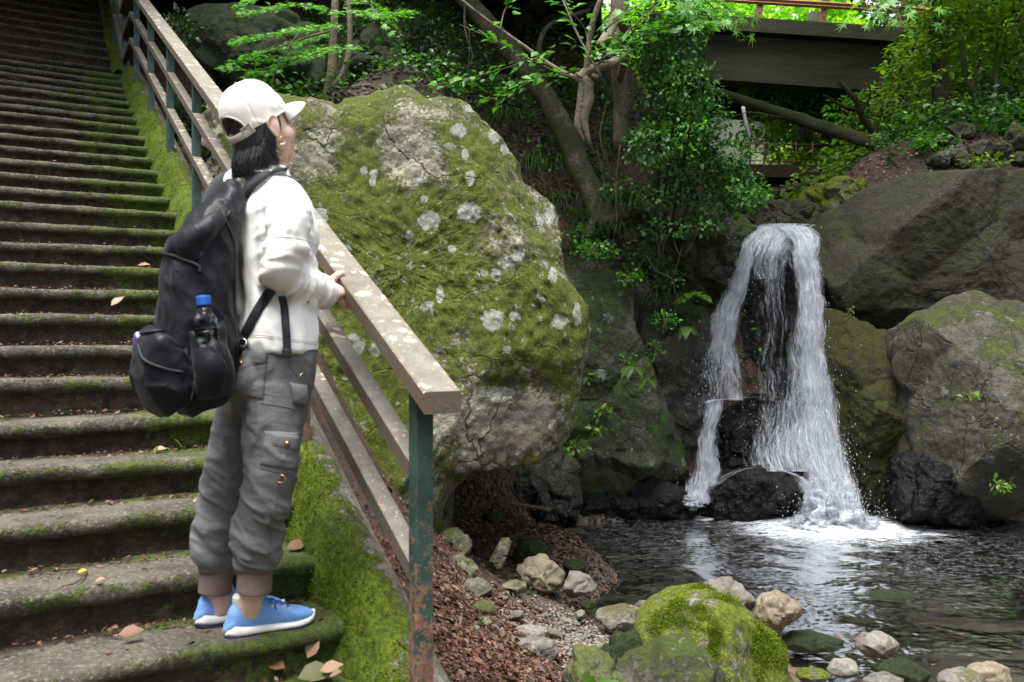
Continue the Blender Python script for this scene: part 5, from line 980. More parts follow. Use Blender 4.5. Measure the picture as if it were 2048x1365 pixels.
# leaf litter lying against the risers
def stair_litter():
    n_=17000; k=rng.integers(-2,26,n_); du=np.where(rng.random(n_)<.75,TR-abs(rng.normal(size=n_))*.030-.01,rng.random(n_)*TR); v=rng.uniform(-1.3,.80,n_)
    p_=S(U0+TR*k+du,v,H0-RI*k)+ZZ*(.006+.006*rng.random(n_))[:,None]+ZZ*(-.012); p_[:,2]+=np.clip(du-(TR-.06),0,1)*.18+.008
    d=rand_unit(n_)*[1,1,.25]; V_,F_=leaves_vf(p_,d,ZZ+rng.normal(size=(n_,3))*.35,.008+.022*rng.random(n_)**3,DI); lv=LV(); lv.add(V_,F_); o=lv.mk('leaf_litter',M_DEAD); setp(o,'crumbs of brown leaf and needle swept against the step risers','leaf litter',kind='stuff')
stair_litter()
# separate fallen leaves and twigs on the steps
def sat(px,py,k,off=.0):
    """point on tread k seen at the pixel"""
    h=H0-RI*k; Y_=h*F/(py-HY); q=P(px,py,Y_); q[2]+=.012+off; return q
M_LB=leafmat('pinkish_dead_leaf',[(.30,.17,.12),(.36,.22,.16)],rough=.6,trans=.1); M_LR=leafmat('brown_dry_leaf',[(.14,.06,.03),(.18,.08,.04)],rough=.6,trans=.1); M_LG=leafmat('olive_leaf',[(.10,.10,.04),(.13,.12,.05)],rough=.5,trans=.1); M_LO=leafmat('orange_leaf',[(.75,.28,.02),(.8,.33,.03)],rough=.5,trans=.2)
for px,py,k,d,s,m,lab in [(168,741,4.75,(1,.1,.25),.085,M_LB,'curled pinkish leaf on a middle step left of the backpack'),(155,1153,1,(1,.3,.3),.028,M_LO,'small bright orange leaf on a lower step'),(190,1171,1,(1,-.2,.4),.035,M_LB,'small folded tan leaf right of the orange one'),
   (236,1278,0.1,(.9,.3,.15),.07,M_LR,'long brown leaf on the lowest visible tread'),(385,1010,2.3,(1,.2,.2),.07,M_LB,'pale dead leaf on a step left of the knees'),(307,905,3,(1,.1,.1),.05,M_LB,'beige leaf on the step beside the grass blades'),(572,1105,1,(.9,.5,.2),.085,M_LR,'broad brown leaf on the step behind the shoes'),
   (222,620,6.9,(.6,.6,.7),.045,M_LB,'upright pale leaf against a riser left of the backpack'),(275,535,9.1,(1,.2,.15),.07,M_LB,'thin tan leaf above the backpack pocket level'),(293,528,9.3,(.1,.3,1),.06,M_LR,'upright rust coloured leaf left of the backpack top'),
   (595,1365,-.9,(1,.6,.1),.12,M_LG,'large olive leaf at the bottom edge by the kerb'),(615,1325,-.7,(.4,.3,.9),.075,M_LB,'upright pinkish leaf at the bottom by the kerb'),(640,1350,-.8,(1,.1,.3),.07,M_LB,'curled beige leaf right of the olive leaf'),(570,1345,-.8,(-.9,.3,.2),.07,M_LR,'rusty leaf left of the olive leaf'),(660,1360,-.85,(.6,-.4,.4),.05,M_LB,'small curled leaf at the kerb corner'),
   (148,706,5.7,(.3,.2,.6),.02,M_FERN,'tiny green sprig on a riser')]:
    V_,F_=leaves_vf(np.array([sat(px,py,k)]),np.array([d]),np.array([[.1,-.5,.9]]),np.array([s]),OV); mk('fallen_leaf',V_,F_,m,smooth=False,label=lab,cat='leaf')
for pts,lab in [([sat(118,1147,1),sat(172,1147,1),sat(155,1172,1),sat(123,1181,1)],'bent twig beside the orange leaf'),([sat(130,1108,1.15,.03),sat(160,1098,1.2,.04),sat(190,1096,1.2,.03)],'thin curved twig on the riser above the orange leaf'),
   ([sat(300,345,15),sat(310,370,15,.02),sat(312,380,15)],'pale bare twig by the kerb higher up'),([sat(315,420,13),sat(325,440,12.6,.03),sat(345,455,12.2)],'pale tangled twig above the backpack'),([sat(330,425,13),sat(338,440,12.6,.03),sat(332,455,12.2)],'second pale twig crossing the tangled one'),([S(2.35,.95,.74+.2),S(2.3,.93,.9),S(2.2,.98,.97),S(2.12,1.0,1.0)],'thin curved twig lying on the kerb near the post')]:
    V,Fc=tube_vf(pts,[.004,.003,.002],5); mk('twig',V,Fc,M_TWIG if 'pale' not in lab else M_BARKP,label=lab,cat='twig')
# little fern vine climbing the boulder top
# ---------------------------------------------------------------- the person on the steps
from mathutils.bvhtree import BVHTree
FD=np.array([.77,.64,0]); RT=np.array([.64,-.77,0])          # body: facing and right-hand directions
def remesh(parts,vox,it=6,fac=.5):
    b=B()
    for V_,F_ in parts: b.add(V_,F_)
    me=mesh('tmp',np.concatenate(b.v),b.f); o=bpy.data.objects.new('tmp',me); col.objects.link(o)
    m=o.modifiers.new('r','REMESH'); m.mode='VOXEL'; m.voxel_size=vox
    if it: s=o.modifiers.new('s','SMOOTH'); s.iterations=it; s.factor=fac
    dg=bpy.context.evaluated_depsgraph_get(); ev=o.evaluated_get(dg); m2=bpy.data.meshes.new_from_object(ev)
    V=np.zeros(len(m2.vertices)*3); m2.vertices.foreach_get('co',V); V=V.reshape(-1,3)
    F_=np.zeros(len(m2.loops),int); m2.loops.foreach_get('vertex_index',F_); 
    bpy.data.objects.remove(o); return V,F_.reshape(-1,4)
def vn(V,F4):
    n_=np.zeros_like(V); f=np.cross(V[F4[:,2]]-V[F4[:,0]],V[F4[:,3]]-V[F4[:,1]])
    for k in range(4): np.add.at(n_,F4[:,k],f)
    return n_/(np.linalg.norm(n_,axis=1)[:,None]+1e-12)
def relax(V,F4,k):
    for _ in range(k):
        a=np.zeros_like(V); c=np.zeros(len(V))
        for i in range(4):
            np.add.at(a,F4[:,i],V[F4[:,(i+1)%4]]+V[F4[:,(i-1)%4]]); np.add.at(c,F4[:,i],2)
        V=V*.4+.6*a/c[:,None]
    return V
def ridged(p,o_=3,seed=0): return (1-np.minimum(1,abs(fbm(p,o_,.5,seed))*2.6))**1.6
def px_of(V): d=V-np.array([0,0,EYE]); return CX+F*d[:,0]/d[:,1],HY-F*d[:,2]/d[:,1]
def loft(rows,xd=RT,ns=40,sq=None,n=None):
    """rows of (px,py,Y,a,b): elliptical sections, a along xd"""
    return tube_vf([P(r[0],r[1],r[2]) for r in rows],0,ns,ell=([r[3] for r in rows],[r[4] for r in rows]),xdir=xd,n=n or len(rows)*5)
def lsc(rows,s): return [(r[0],r[1],r[2],r[3]*s,r[4]*s) for r in rows]
per=empty('person',P(505,1276,2.50),'person in a white cap and white jacket with grey cargo trousers holding the rail','person')
# skin
n=N('skin'); c=n.mix(n.step(n.noise(60,4),.35,.65),(.68,.45,.35),(.76,.53,.42)); s_=n.bsdf(Base_Color=c,Roughness=.48,Normal=n.bump(n.noise(500,3,.7),.12,.001)); s_.inputs['Subsurface Weight'].default_value=.12; s_.inputs['Subsurface Radius'].default_value=(.01,.004,.002); M_SKIN=n.fin(s_)
HF=np.array([.66*.95,.751*.95,.31]); HF/=np.linalg.norm(HF); HR=np.array([.751,-.66,0]); HU=np.cross(HR,HF)   # head frame
HC=P(522,254,2.50)
def H(r,f,u): return HC+HR*r+HF*f+HU*u
parts=[sph_vf(HC,(.068,.084,.094),36,24,axes=[HR,HF,HU]),
 sph_vf(H(0,.035,-.045),(.056,.056,.070),30,20,axes=[HR,HF,HU]), sph_vf(H(0,.062,-.092),(.030,.026,.024),20,14,axes=[HR,HF,HU]),
 sph_vf(H(.040,.045,-.035),(.024,.035,.032),20,14,axes=[HR,HF,HU]),sph_vf(H(-.040,.045,-.035),(.024,.035,.032),20,14,axes=[HR,HF,HU]),
 sph_vf(H(0,.080,.012),(.045,.018,.014),20,14,axes=[HR,HF,HU]),
 tube_vf([H(0,.086,.010),H(0,.096,-.012),H(0,.106,-.030),H(0,.094,-.038)],[.007,.009,.013,.009],12),
 sph_vf(H(.010,.090,-.036),(.009,.009,.007),12,8),sph_vf(H(-.010,.090,-.036),(.009,.009,.007),12,8),
 sph_vf(H(0,.089,-.060),(.020,.010,.006),16,10,axes=[HR,HF,HU]),sph_vf(H(0,.086,-.069),(.018,.010,.007),16,10,axes=[HR,HF,HU]),
 tube_vf([P(528,372,2.5),P(530,340,2.5),H(0,-.01,-.07)],[.046,.046,.050],20)]
# body under the clothes, one surface with the head, arms, hands and legs
parts+=[loft([(548,760,2.5,.13,.09),(550,690,2.5,.14,.095),(551,600,2.5,.12,.085),(548,480,2.5,.12,.085),(542,420,2.5,.11,.07),(534,392,2.5,.07,.05),(529,360,2.5,.046,.046)],ns=30)]
SHR,ELR,WRR=P(574,408,2.40),P(568,546,2.36),P(655,588,2.62)
SHL,ELL,WRL=P(478,392,2.63),P(520,540,2.80),P(600,560,2.88)
parts+=[tube_vf([SHR,ELR],[.038,.036],16),tube_vf([ELR,WRR],[.038,.026],16),tube_vf([SHL,ELL],[.038,.036],16),tube_vf([ELL,WRL],[.038,.026],16)]
LR=[P(552,770,2.46),P(540,940,2.44),P(513,1070,2.47),P(503,1190,2.50),P(498,1222,2.52)]; LL=[P(505,770,2.58),P(455,940,2.59),P(434,1070,2.60),P(439,1185,2.61),P(440,1222,2.62)]
for L in (LR,LL): parts.append(tube_vf(L,[.08,.055,.048,.034,.036],18))
FTR=np.array([.80,.60,0]); FTL=np.array([.80,.60,0])
for L,z_,d_ in ((LR,P(490,1246,2.52),FTR),(LL,P(430,1240,2.63),FTL)): parts.append(tube_vf([L[-1],z_+d_*.03,z_+d_*.13],[.034,.028,.018],14))
# right hand round the left edge of the rail
GP=P(679,560,2.70); ru=(US*TR-(-1)*ZZ*RI); ru=US*TR+ZZ*RI; ru/=np.linalg.norm(ru)     # rail direction
GP=S(2.655,.876,float(HS(2.655))-.991); kn=[GP-ES*.014+ru*a-ZZ*(.026+.002*i) for i,a in enumerate((.034,.013,-.008,-.027))]
parts.append(tube_vf([WRR,WRR*.5+(kn[1]+kn[2])*.25,(kn[1]+kn[2])/2],0,18,ell=([.026,.034,.040],[.022,.020,.017]),xdir=ru))
for i,k_ in enumerate(kn):
    l=(.042,.046,.043,.034)[i]; parts.append(tube_vf([k_-ES*.014,k_-ES*.002-ZZ*.014,k_+ES*.020-ZZ*.036,k_+ES*(l*.9)-ZZ*.040,k_+ES*(l*1.2)-ZZ*.034],[.0120,.0115,.0098,.0090,.0075],12))
parts.append(tube_vf([WRR+(kn[0]-WRR)*.5+ZZ*.006,kn[0]+ZZ*.012-ES*.016-ru*.012,GP+ru*.026-ES*.004+ZZ*.008,GP+ru*.040+ES*.020+ZZ*.010],[.015,.0145,.0115,.009],12))
# left hand, resting on the rail beyond
k2=WRL+np.array([.05,.03,-.01]); parts.append(tube_vf([WRL,k2],0,16,ell=([.024,.036],[.02,.015]),xdir=ru))
for i in range(4): q=k2+ru*(.028-.019*i); l=(.036,.04,.038,.03)[i]; parts.append(tube_vf([q,q+ES*l*.7+ZZ*.004,q+ES*l*1.1-ZZ*.016,q+ES*l*1.1-ZZ*.030],[.010,.0095,.008,.007],10))
parts.append(tube_vf([WRL,WRL+ru*.035+ES*.012,WRL+ru*.05+ES*.04],[.014,.011,.008],10))
V,Fq=remesh(parts,.0042,4); mk('body',V,Fq,M_SKIN,per)
# eyes, brows and lips
M_EYEW=simplemat('eye_white',(.8,.8,.78),(.7,.7,.68),5,.15,0); M_IRIS=simplemat('dark_iris',(.02,.012,.008),(.01,.006,.004),5,.1,0); M_LIP=simplemat('lips',(.50,.17,.15),(.45,.15,.13),30,.4,.1)
for s in (-1,1):
    V,Fc=sph_vf(H(.031*s,.073,.0),(.0125,)*3,16,12); ey=mk('eye',V,Fc,M_EYEW,per); V,Fc=sph_vf(H(.031*s,.0815,.0),(.0058,)*3,12,8); mk('iris',V,Fc,M_IRIS,ey)
    V,Fc=tube_vf([H(.016*s,.090,.020),H(.032*s,.089,.026),H(.048*s,.078,.020)],[.002,.003,.001],6); mk('eyebrow',V,Fc,M_IRIS,per)
V,Fc=sph_vf(H(0,.0945,-.062),(.018,.006,.005),16,8,axes=[HR,HF,HU]); mk('lips',V,Fc,M_LIP,per)
# ear and earring
for s in (1,-1):
    e0=H(.073*s,-.004,-.012); ex=-HF*.5+HR*s*.55; ex/=np.linalg.norm(ex)
    pr=[sph_vf(e0+ex*.006,(.006,.017,.028),18,12,axes=[HR*s,HF,HU])]
    hx=[e0+HF*.014+HU*.006,e0+HF*.012+HU*.024+ex*.004,e0-HF*.002+HU*.033+ex*.010,e0-HF*.016+HU*.022+ex*.014,e0-HF*.018+HU*.004+ex*.012,e0-HF*.010-HU*.014+ex*.008,e0+HF*.002-HU*.028+ex*.004]
    pr.append(tube_vf(hx,[.003,.0042,.0048,.0048,.0042,.004,.0062],10)); V,Fq=remesh(pr,.0018,3); mk('ear',V,Fq,M_SKIN,per)
M_GOLD=simplemat('gold',(.75,.55,.25),(.7,.5,.2),5,.25,0,metal=1.0); M_PEARL=simplemat('pearl',(.85,.85,.8),(.8,.8,.76),5,.2,0)
ec=H(.080,.004,-.052); th=np.linspace(0,2*np.pi,15); V,Fc=tube_vf([ec+HF*math.cos(a)*.011+ZZ*math.sin(a)*.012 for a in th],.0011,6); er=mk('earring',V,Fc,M_GOLD,per)
for k in range(4): V,Fc=sph_vf(ec+HF*(-.006+.004*k)-ZZ*.011,.0026,8,6); mk('pearl',V,Fc,M_PEARL,er)
# hair: a bob under the cap
n=N('black_hair'); st=n.noise(1.0,4,.7,vec=n.vmap((420,420,14))); c=n.mix(n.step(st,.35,.7),(.006,.006,.008),(.035,.034,.042)); h_=n.bsdf(Base_Color=c,Roughness=.38,Normal=n.bump(st,.6,.003)); M_HAIR=n.fin(h_)
pr=[sph_vf(H(0,-.010,.004),(.072,.079,.088),30,20,axes=[HR,HF,HU]),tube_vf([H(0,-.022,.01),H(0,-.034,-.05)-ZZ*.005,H(0,-.026,-.070)-ZZ*.026],0,26,ell=([.071,.072,.058],[.064,.055,.040]),xdir=HR)]
V,Fq=remesh(pr,.005,4); Nn=vn(V,Fq); 
loc=(V-HC); kf=(loc@HF>.035)&(loc@HU<.06); V[kf]-=Nn[kf]*.030; V+=Nn*(.003*fbm(V*np.array([90,90,8]),2))[:,None]
hr_=mk('hair',V,Fq,M_HAIR,per)
b=B()
for i in range(2300):
    a=rng.uniform(-2.75,1.9)-.0; # angle round the head: 0 = right, -pi/2 = back
    ca,sa=math.cos(a),math.sin(a)
    if sa>.12 and ca>-.2: continue
    f_=sa*.084-.012; r_=ca*.079; top=(-.030-.030*max(0,-sa)) +rng.normal()*.006+(.04 if sa>0 else 0)
    L_h=(.068+.046*rng.random())*(1.0 if sa<.1 else .62+.5*rng.random())
    out=1.0+.10*rng.random(); tp=.006; L_h-=max(0,.012-top)*.8; p0=H(r_*.86,f_*.86,top); p1=H(r_*(.98+.04*rng.random()),f_*1.0-.004,top-.022); p2=H(r_*.98*out,f_*.98*out-.010,top-.03)-ZZ*(L_h*.45); p3=H(r_*(.84+.30*rng.random()),f_*(.88+.2*rng.random())-.012+(.018 if sa>-.2 else 0)*rng.random(),top-.03)-ZZ*(L_h*.95-.004)
    if sa>-.28 and ca>.0 and sa<.22: p1-=HF*.022; p2-=HF*.020*rng.random(); p3+=HF*.010
    b.add(*tube_vf([p0,p1,p2,p3],[.0009,.0010,.0008,.0003],3,n=7))
b.mk('hair_strands',M_HAIR,hr_)
# cap
M_CAP=simplemat('off_white_cotton',(.80,.78,.71),(.74,.72,.65),90,.9,.35,.0012,spec=.2)
CC=P(514,245,2.50); ct=R_(34); CF=np.array([.66*math.cos(ct),.751*math.cos(ct),math.sin(ct)]); CR=HR; CU=np.cross(CR,CF)
ra,rf,ru_=.084,.099,.112
def capP(th,ph,k=1.0): # th: 0 = right, pi/2 = front
    return CC+CR*(ra*k*math.cos(ph)**.8*math.cos(th))+CF*(rf*k*math.cos(ph)**.8*math.sin(th))+CU*(ru_*k*math.sin(ph)+.006)
nt,npz=168,40; V=[]
for i in range(nt):
    th=2*math.pi*i/nt; db=abs((th-1.5*math.pi+math.pi)%(2*math.pi)-math.pi); ph0=R_(-3)
    if db<R_(40): ph0+=R_(29)*math.sqrt(1-(db/R_(40))**2)
    for j in range(npz):
        ph=ph0+(math.pi/2-.02-ph0)*j/(npz-1); q=capP(th,ph); 
        sd_=abs(((th-math.pi/6)%(math.pi/3))-math.pi/6); sd_=math.pi/6-sd_; dn=CC-q; dn/=np.linalg.norm(dn); q=q+dn*.0018*math.exp(-(sd_*math.cos(ph)/.022)**2); V.append(q)
V=np.array(V); dn=V-CC; dn/=np.linalg.norm(dn,axis=1)[:,None]; V+=dn*(.0055*fbm(V*11,3,.5,4)+.003*ridged(V*np.array([16,16,30]),2,5)*(dn@CU<.45))[:,None]
I=np.arange(nt)[:,None]; J=np.arange(npz-1)[None,:]; I2=(I+1)%nt; Fq=np.stack([I*npz+J,I2*npz+J,I2*npz+J+1,I*npz+J+1],-1).reshape(-1,4)
cp=mk('cap',V,Fq,M_CAP,per); 
def solid(o,t,off=0): m=o.modifiers.new('s','SOLIDIFY'); m.thickness=t; m.offset=off
solid(cp,.0025)
V,Fc=sph_vf(capP(0,math.pi/2)+CU*.001,(.006,.006,.003),12,8); mk('button',V,Fc,M_CAP,cp)
V=[]; nn2=48
for i in range(nn2):
    th=R_(32)+R_(116)*i/(nn2-1); s=(i/(nn2-1))*2-1; base=capP(th,R_(-3),1.0)
    for j in range(14):
        t=j/13; ln=.074*max(0,1-abs(s)**2.6)**.5+.002; q=base+CF*ln*t+ (CU*(.005*math.sin(t*2.4)-.016*t*t))+CU*(-.020*s*s*t); V.append(q)
br2=mk('brim',np.array(V),grid_f(nn2,14),M_CAP,cp); solid(br2,.004)
# rear strap with buckle, rim binding round the opening
b=B(); pts=[capP(1.5*math.pi+R_(a),R_(-5)-R_(4)*math.cos(R_(a)*2.2),1.015) for a in np.linspace(-44,46,15)]
V,Fc=tube_vf(pts,0,10,ell=([.0022],[.0095]),xdir=None,n=60)
def band_vf(pts,up,w,t,n=60):
    C=spline(pts,n); T=np.gradient(C,axis=0); T/=np.linalg.norm(T,axis=1)[:,None]; up=np.asarray(up,float); up=np.tile(up,(n,1)) if up.ndim==1 else np.array([np.interp(np.linspace(0,1,n),np.linspace(0,1,len(up)),up[:,k]) for k in range(3)]).T
    up=up-T*(up*T).sum(1)[:,None]; up/=np.linalg.norm(up,axis=1)[:,None]; s=np.cross(T,up)
    w=np.interp(np.linspace(0,1,n),np.linspace(0,1,len(np.atleast_1d(w))),np.atleast_1d(w)) if np.size(w)>1 else np.full(n,w)
    V=[]; sec=[(-1,-.5),(-.9,.5),(.9,.5),(1,-.5)] 
    for k in range(n):
        for a_,b_ in sec: V.append(C[k]+s[k]*a_*w[k]/2+up[k]*b_*t)
    Fc=[]
    for k in range(n-1):
        for j in range(4): q=(j+1)%4; Fc.append((k*4+j,k*4+q,(k+1)*4+q,(k+1)*4+j))
    Fc+=[(3,2,1,0),tuple((n-1)*4+j for j in range(4))]; return np.array(V),Fc
nr=np.array([p-CC for p in pts]); V,Fc=band_vf(pts,nr,.021,.003); stp=mk('strap',V,Fc,M_CAP,cp)
bk=capP(1.5*math.pi+R_(40),R_(-3),1.03); up_=bk-CC; up_/=np.linalg.norm(up_); tx=pts[-1]-pts[-3]; tx/=np.linalg.norm(tx); ty=np.cross(up_,tx)
M_BRASS=simplemat('cloth_covered_buckle',(.58,.53,.43),(.5,.45,.36),30,.5,.2); b=B(); 
for sx,sy,w_,h_ in ((0,.012,.016,.0025),(0,-.012,.016,.0025),(.014,0,.0025,.0145),(-.014,0,.0025,.0145)): b.add(*box_vf(bk+tx*sx+ty*sy,tx,ty,up_,w_,h_,.0022))
b.mk('buckle',M_BRASS,stp,smooth=False)
rim=[capP(2*math.pi*i/80,R_(-3) if not abs((2*math.pi*i/80-1.5*math.pi+math.pi)%(2*math.pi)-math.pi)<R_(40) else R_(-3)+R_(29)*math.sqrt(1-(abs((2*math.pi*i/80-1.5*math.pi+math.pi)%(2*math.pi)-math.pi)/R_(40))**2),1.006) for i in range(81)]
V,Fc=tube_vf(rim,.0028,6,n=161); mk('edge_binding',V,Fc,M_CAP,cp)
# jacket
M_JACK=simplemat('white_denim',(.84,.84,.81),(.78,.78,.75),260,.85,.35,.0008,spec=.2)
TS=[(555,702,2.5,.150,.112),(555,660,2.5,.150,.112),(554,600,2.5,.146,.108),(552,540,2.5,.148,.108),(550,480,2.5,.152,.110),(546,430,2.5,.150,.104),(541,400,2.5,.136,.092),(535,376,2.5,.100,.076),(530,356,2.5,.066,.062),(529,346,2.5,.056,.055)]
tors=loft(TS,ns=60)
pr=[tors,tube_vf([P(560,385,2.44),SHR,P(576,470,2.345),ELR+np.array([-.006,0,-.01])],[.054,.064,.060,.058],30),tube_vf([ELR+np.array([-.006,0,-.01]),P(592,566,2.42),P(640,581,2.555)],[.058,.057,.048],28),
   tube_vf([P(500,388,2.58),SHL,ELL],[.062,.066,.058],24),tube_vf([ELL,WRL-np.array([.03,.01,0])],[.058,.048],24),sph_vf(ELR+np.array([-.004,0,-.006]),.058,20,14)]
V,Fq=remesh(pr,.0055,5); Nn=vn(V,Fq); X_,Y_=px_of(V)
def seg_t(V,a,b): d=b-a; t=np.clip(((V-a)@d)/(d@d),0,1); return t,np.linalg.norm(V-a-t[:,None]*d,axis=1)
tu,du_=seg_t(V,SHR,ELR); tf,df_=seg_t(V,ELR,WRR); arm=np.clip(1-(np.minimum(du_,df_)-.072)/.03,0,1)
near=Nn@np.array([.1,-1,.2])
# folds: rings across the sleeve near the elbow, soft drape on the body
w1=V+.03*np.stack([fbm(V*8,2,.5,1),fbm(V*8,2,.5,2),fbm(V*8,2,.5,3)],1)
al=np.where(du_<df_,tu*.215,.215+tf*.3); fold=ridged(np.stack([al*26,w1[:,0]*5,w1[:,2]*5],1),2,6)
body_f=ridged(np.stack([w1@RT*9,w1@FD*9,w1[:,2]*3.5],1),3,7)
V=V+Nn*(arm*.016*(fold-.4)*np.clip(.35+np.exp(-((al-.215)/.08)**2)+.5*tf,0,1.2)+(1-arm)*.015*(body_f-.4)+.003*fbm(V*14,3))[:,None]
# elbow crease and the hollow between sleeve and body
V=V-Nn*((1-arm)*.010*np.exp(-((np.minimum(du_,df_)-.085)/.02)**2))[:,None]
V=relax(V,Fq,1)
jk=mk('jacket',V,Fq,M_JACK,per); JB=BVHTree.FromPolygons([tuple(v) for v in V],[tuple(int(i) for i in f) for f in Fq])
def hit(bvh,px,py,off=.003,default=None):
    d=Vector(P(px,py,1.0)-np.array([0,0,EYE])); d.normalize(); r=bvh.ray_cast(Vector((0,0,EYE)),d,20)
    if r[0] is None: return None
    nr=np.array(r[1]); nr=nr if nr@np.array(d)<0 else -nr
    return np.array(r[0])+nr*off,nr
def on(bvh,pix,off=.002): 
    o=[hit(bvh,x,y,off) for x,y in pix]; o=[q for q in o if q is not None]; return np.array([q[0] for q in o]),np.array([q[1] for q in o])
def seam(name,bvh,pix,r,mat,par,off=.0):
    C=spline([(x,y,0) for x,y in pix],max(6,len(pix)*5)); q,_=on(bvh,[(c[0],c[1]) for c in C],off); V_,F_=tube_vf(q,r,6,n=len(q)); return mk(name,V_,F_,mat,par)
M_SEAM=simplemat('white_stitched_seam',(.72,.72,.69),(.66,.66,.63),200,.9,.3,.0008)
for pix in [[(520,480),(560,474),(600,478),(636,492)],[(566,395),(548,430),(535,470),(527,515)],[(470,668),(540,672),(600,680),(644,686)],[(470,672),(540,676),(600,684),(644,690)],[(586,372),(560,366),(520,366)]]:
    C=spline([(x,y,0) for x,y in pix],26); q,_=on(JB,[(c[0],c[1]) for c in C],.0002); mk('seam',*tube_vf(q,.0012,5,n=len(q)),M_SEAM,jk)
# collar
cr=[]; 
for i in range(41):
    a=2*math.pi*i/40; cr.append((RT*math.cos(a)*.064+FD*math.sin(a)*.062))
V=[]; base=P(529,349,2.5)
for i in range(41):
    for t,k in ((0,1.08),(.25,1.06),(.6,1.0),(1,.97),(.9,1.06),(.4,1.16),(.1,1.22)): V.append(base+cr[i]*k+ZZ*(.034*t-.010))
mk('collar',relax(np.array(V),grid_f(41,7),0),grid_f(41,7),M_JACK,jk)
# striped turned cuff
n=N('pink_striped_cuff'); sv=n.sep(n.n('VectorMath',{0:n.pos},operation='ABSOLUTE').outputs[0]); wv=n.n('TexWave',{'Vector':n.pos,'Scale':95.0,'Distortion':1.0},bands_direction='X').outputs['Fac']
M_CUFFP=n.fin(n.bsdf(Base_Color=n.mix(n.step(wv,.4,.6),(.80,.78,.76),(.66,.50,.53)),Roughness=.9))
wd=WRR-ELR; wd/=np.linalg.norm(wd); c0=P(633,582,2.535); V,Fc=tube_vf([c0,c0+wd*.012,c0+wd*.040,c0+wd*.046,c0+wd*.044,c0+wd*.01],[.050,.0535,.0525,.049,.041,.036],32,n=26,smooth=True); V+=(fbm(V*14,3)[:,None]*.003); cu=mk('cuff',V,Fc,M_CUFFP,jk)
V,Fc=sph_vf(hit(JB,616,603,.001)[0],(.005,.005,.005),12,8); mk('button',V,Fc,simplemat('copper_button',(.45,.24,.12),(.4,.2,.1),20,.35,0,metal=.8),jk)
# trousers
n=N('grey_cargo_cotton'); p=n.pos; c=n.mix(n.step(n.noise(9,5,.6),.3,.7),(.112,.115,.122),(.170,.174,.184)); c=n.mix(n.mathn('MULTIPLY',n.step(n.noise(300,2),.4,.7),.25),c,(.18,.175,.17))
wr=n.noise(1.0,5,.6,vec=n.vmap((14,14,26)),dist=.8); M_TROU=n.fin(n.bsdf(Base_Color=c,Roughness=.9,Normal=n.bump(n.mathn('ADD',n.mathn('MULTIPLY',wr,1.0),n.mathn('MULTIPLY',n.noise(380,2),.12)),.55,.008)))
RL=[(552,770,2.46,.094,.094),(548,850,2.45,.087,.086),(541,940,2.44,.077,.078),(527,1010,2.45,.071,.073),(515,1065,2.465,.071,.072),(512,1105,2.475,.069,.070),(511,1130,2.48,.058,.060),(511,1142,2.482,.046,.048)]
L2=[(510,770,2.58,.090,.090),(480,850,2.59,.084,.082),(458,940,2.595,.074,.075),(443,1010,2.60,.069,.071),(434,1065,2.60,.069,.070),(432,1105,2.60,.067,.068),(432,1130,2.60,.057,.058),(433,1142,2.60,.045,.046)]
hips=loft([(551,672,2.5,.140,.104),(549,715,2.5,.146,.110),(542,760,2.51,.150,.114),(535,800,2.515,.140,.106),(530,830,2.52,.10,.08)],ns=50)
pr=[hips,loft(RL,ns=36),loft(L2,ns=36),sph_vf(P(508,752,2.46),(.10,.09,.09),24,16)]
V,Fq=remesh(pr,.005,6); Nn=vn(V,Fq); X_,Y_=px_of(V)
low=np.clip((Y_-930)/110,0,1)*np.clip((1150-Y_)/25,0,1); knee=np.exp(-((Y_-900)/60)**2)
w1=V+.02*np.stack([fbm(V*9,2,.5,11),fbm(V*9,2,.5,12),fbm(V*9,2,.5,13)],1)
f1=ridged(np.stack([w1[:,0]*7,w1[:,1]*7,w1[:,2]*17+w1[:,0]*9],1),3,21); f2=ridged(np.stack([w1[:,0]*9,w1[:,1]*9,w1[:,2]*6-w1[:,0]*6],1),3,22)
V=V+Nn*(low*.014*(f1-.35)+(1-low)*.008*(f2-.35)+knee*.006*(f1-.4)+.002*fbm(V*25,2))[:,None]; V=relax(V,Fq,1)
tr_=mk('trousers',V,Fq,M_TROU,per); TB=BVHTree.FromPolygons([tuple(v) for v in V],[tuple(int(i) for i in f) for f in Fq])
M_RIB=simplemat('taupe_ribbed_cuff',(.20,.145,.135),(.17,.12,.11),150,.9,.4,.0015)
for L in (RL,L2):
    x,y,Yq=L[-1][:3]; V,Fc=tube_vf([P(x,1128,Yq),P(x-1,1150,Yq),P(x-3,1182,Yq),P(x-3,1181,Yq)],0,72,ell=([.050,.047,.047,.040],[.052,.049,.049,.040]),xdir=RT,n=22)
    a_=np.tile(np.arange(72),22); ctr=np.repeat(V.reshape(22,72,3).mean(1),72,0); V=ctr+(V-ctr)*(1+.022*((a_%2)*2-1))[:,None]*(1+.03*fbm(V*12,2))[:,None]; mk('ankle_cuff',V,Fc,M_RIB,tr_)
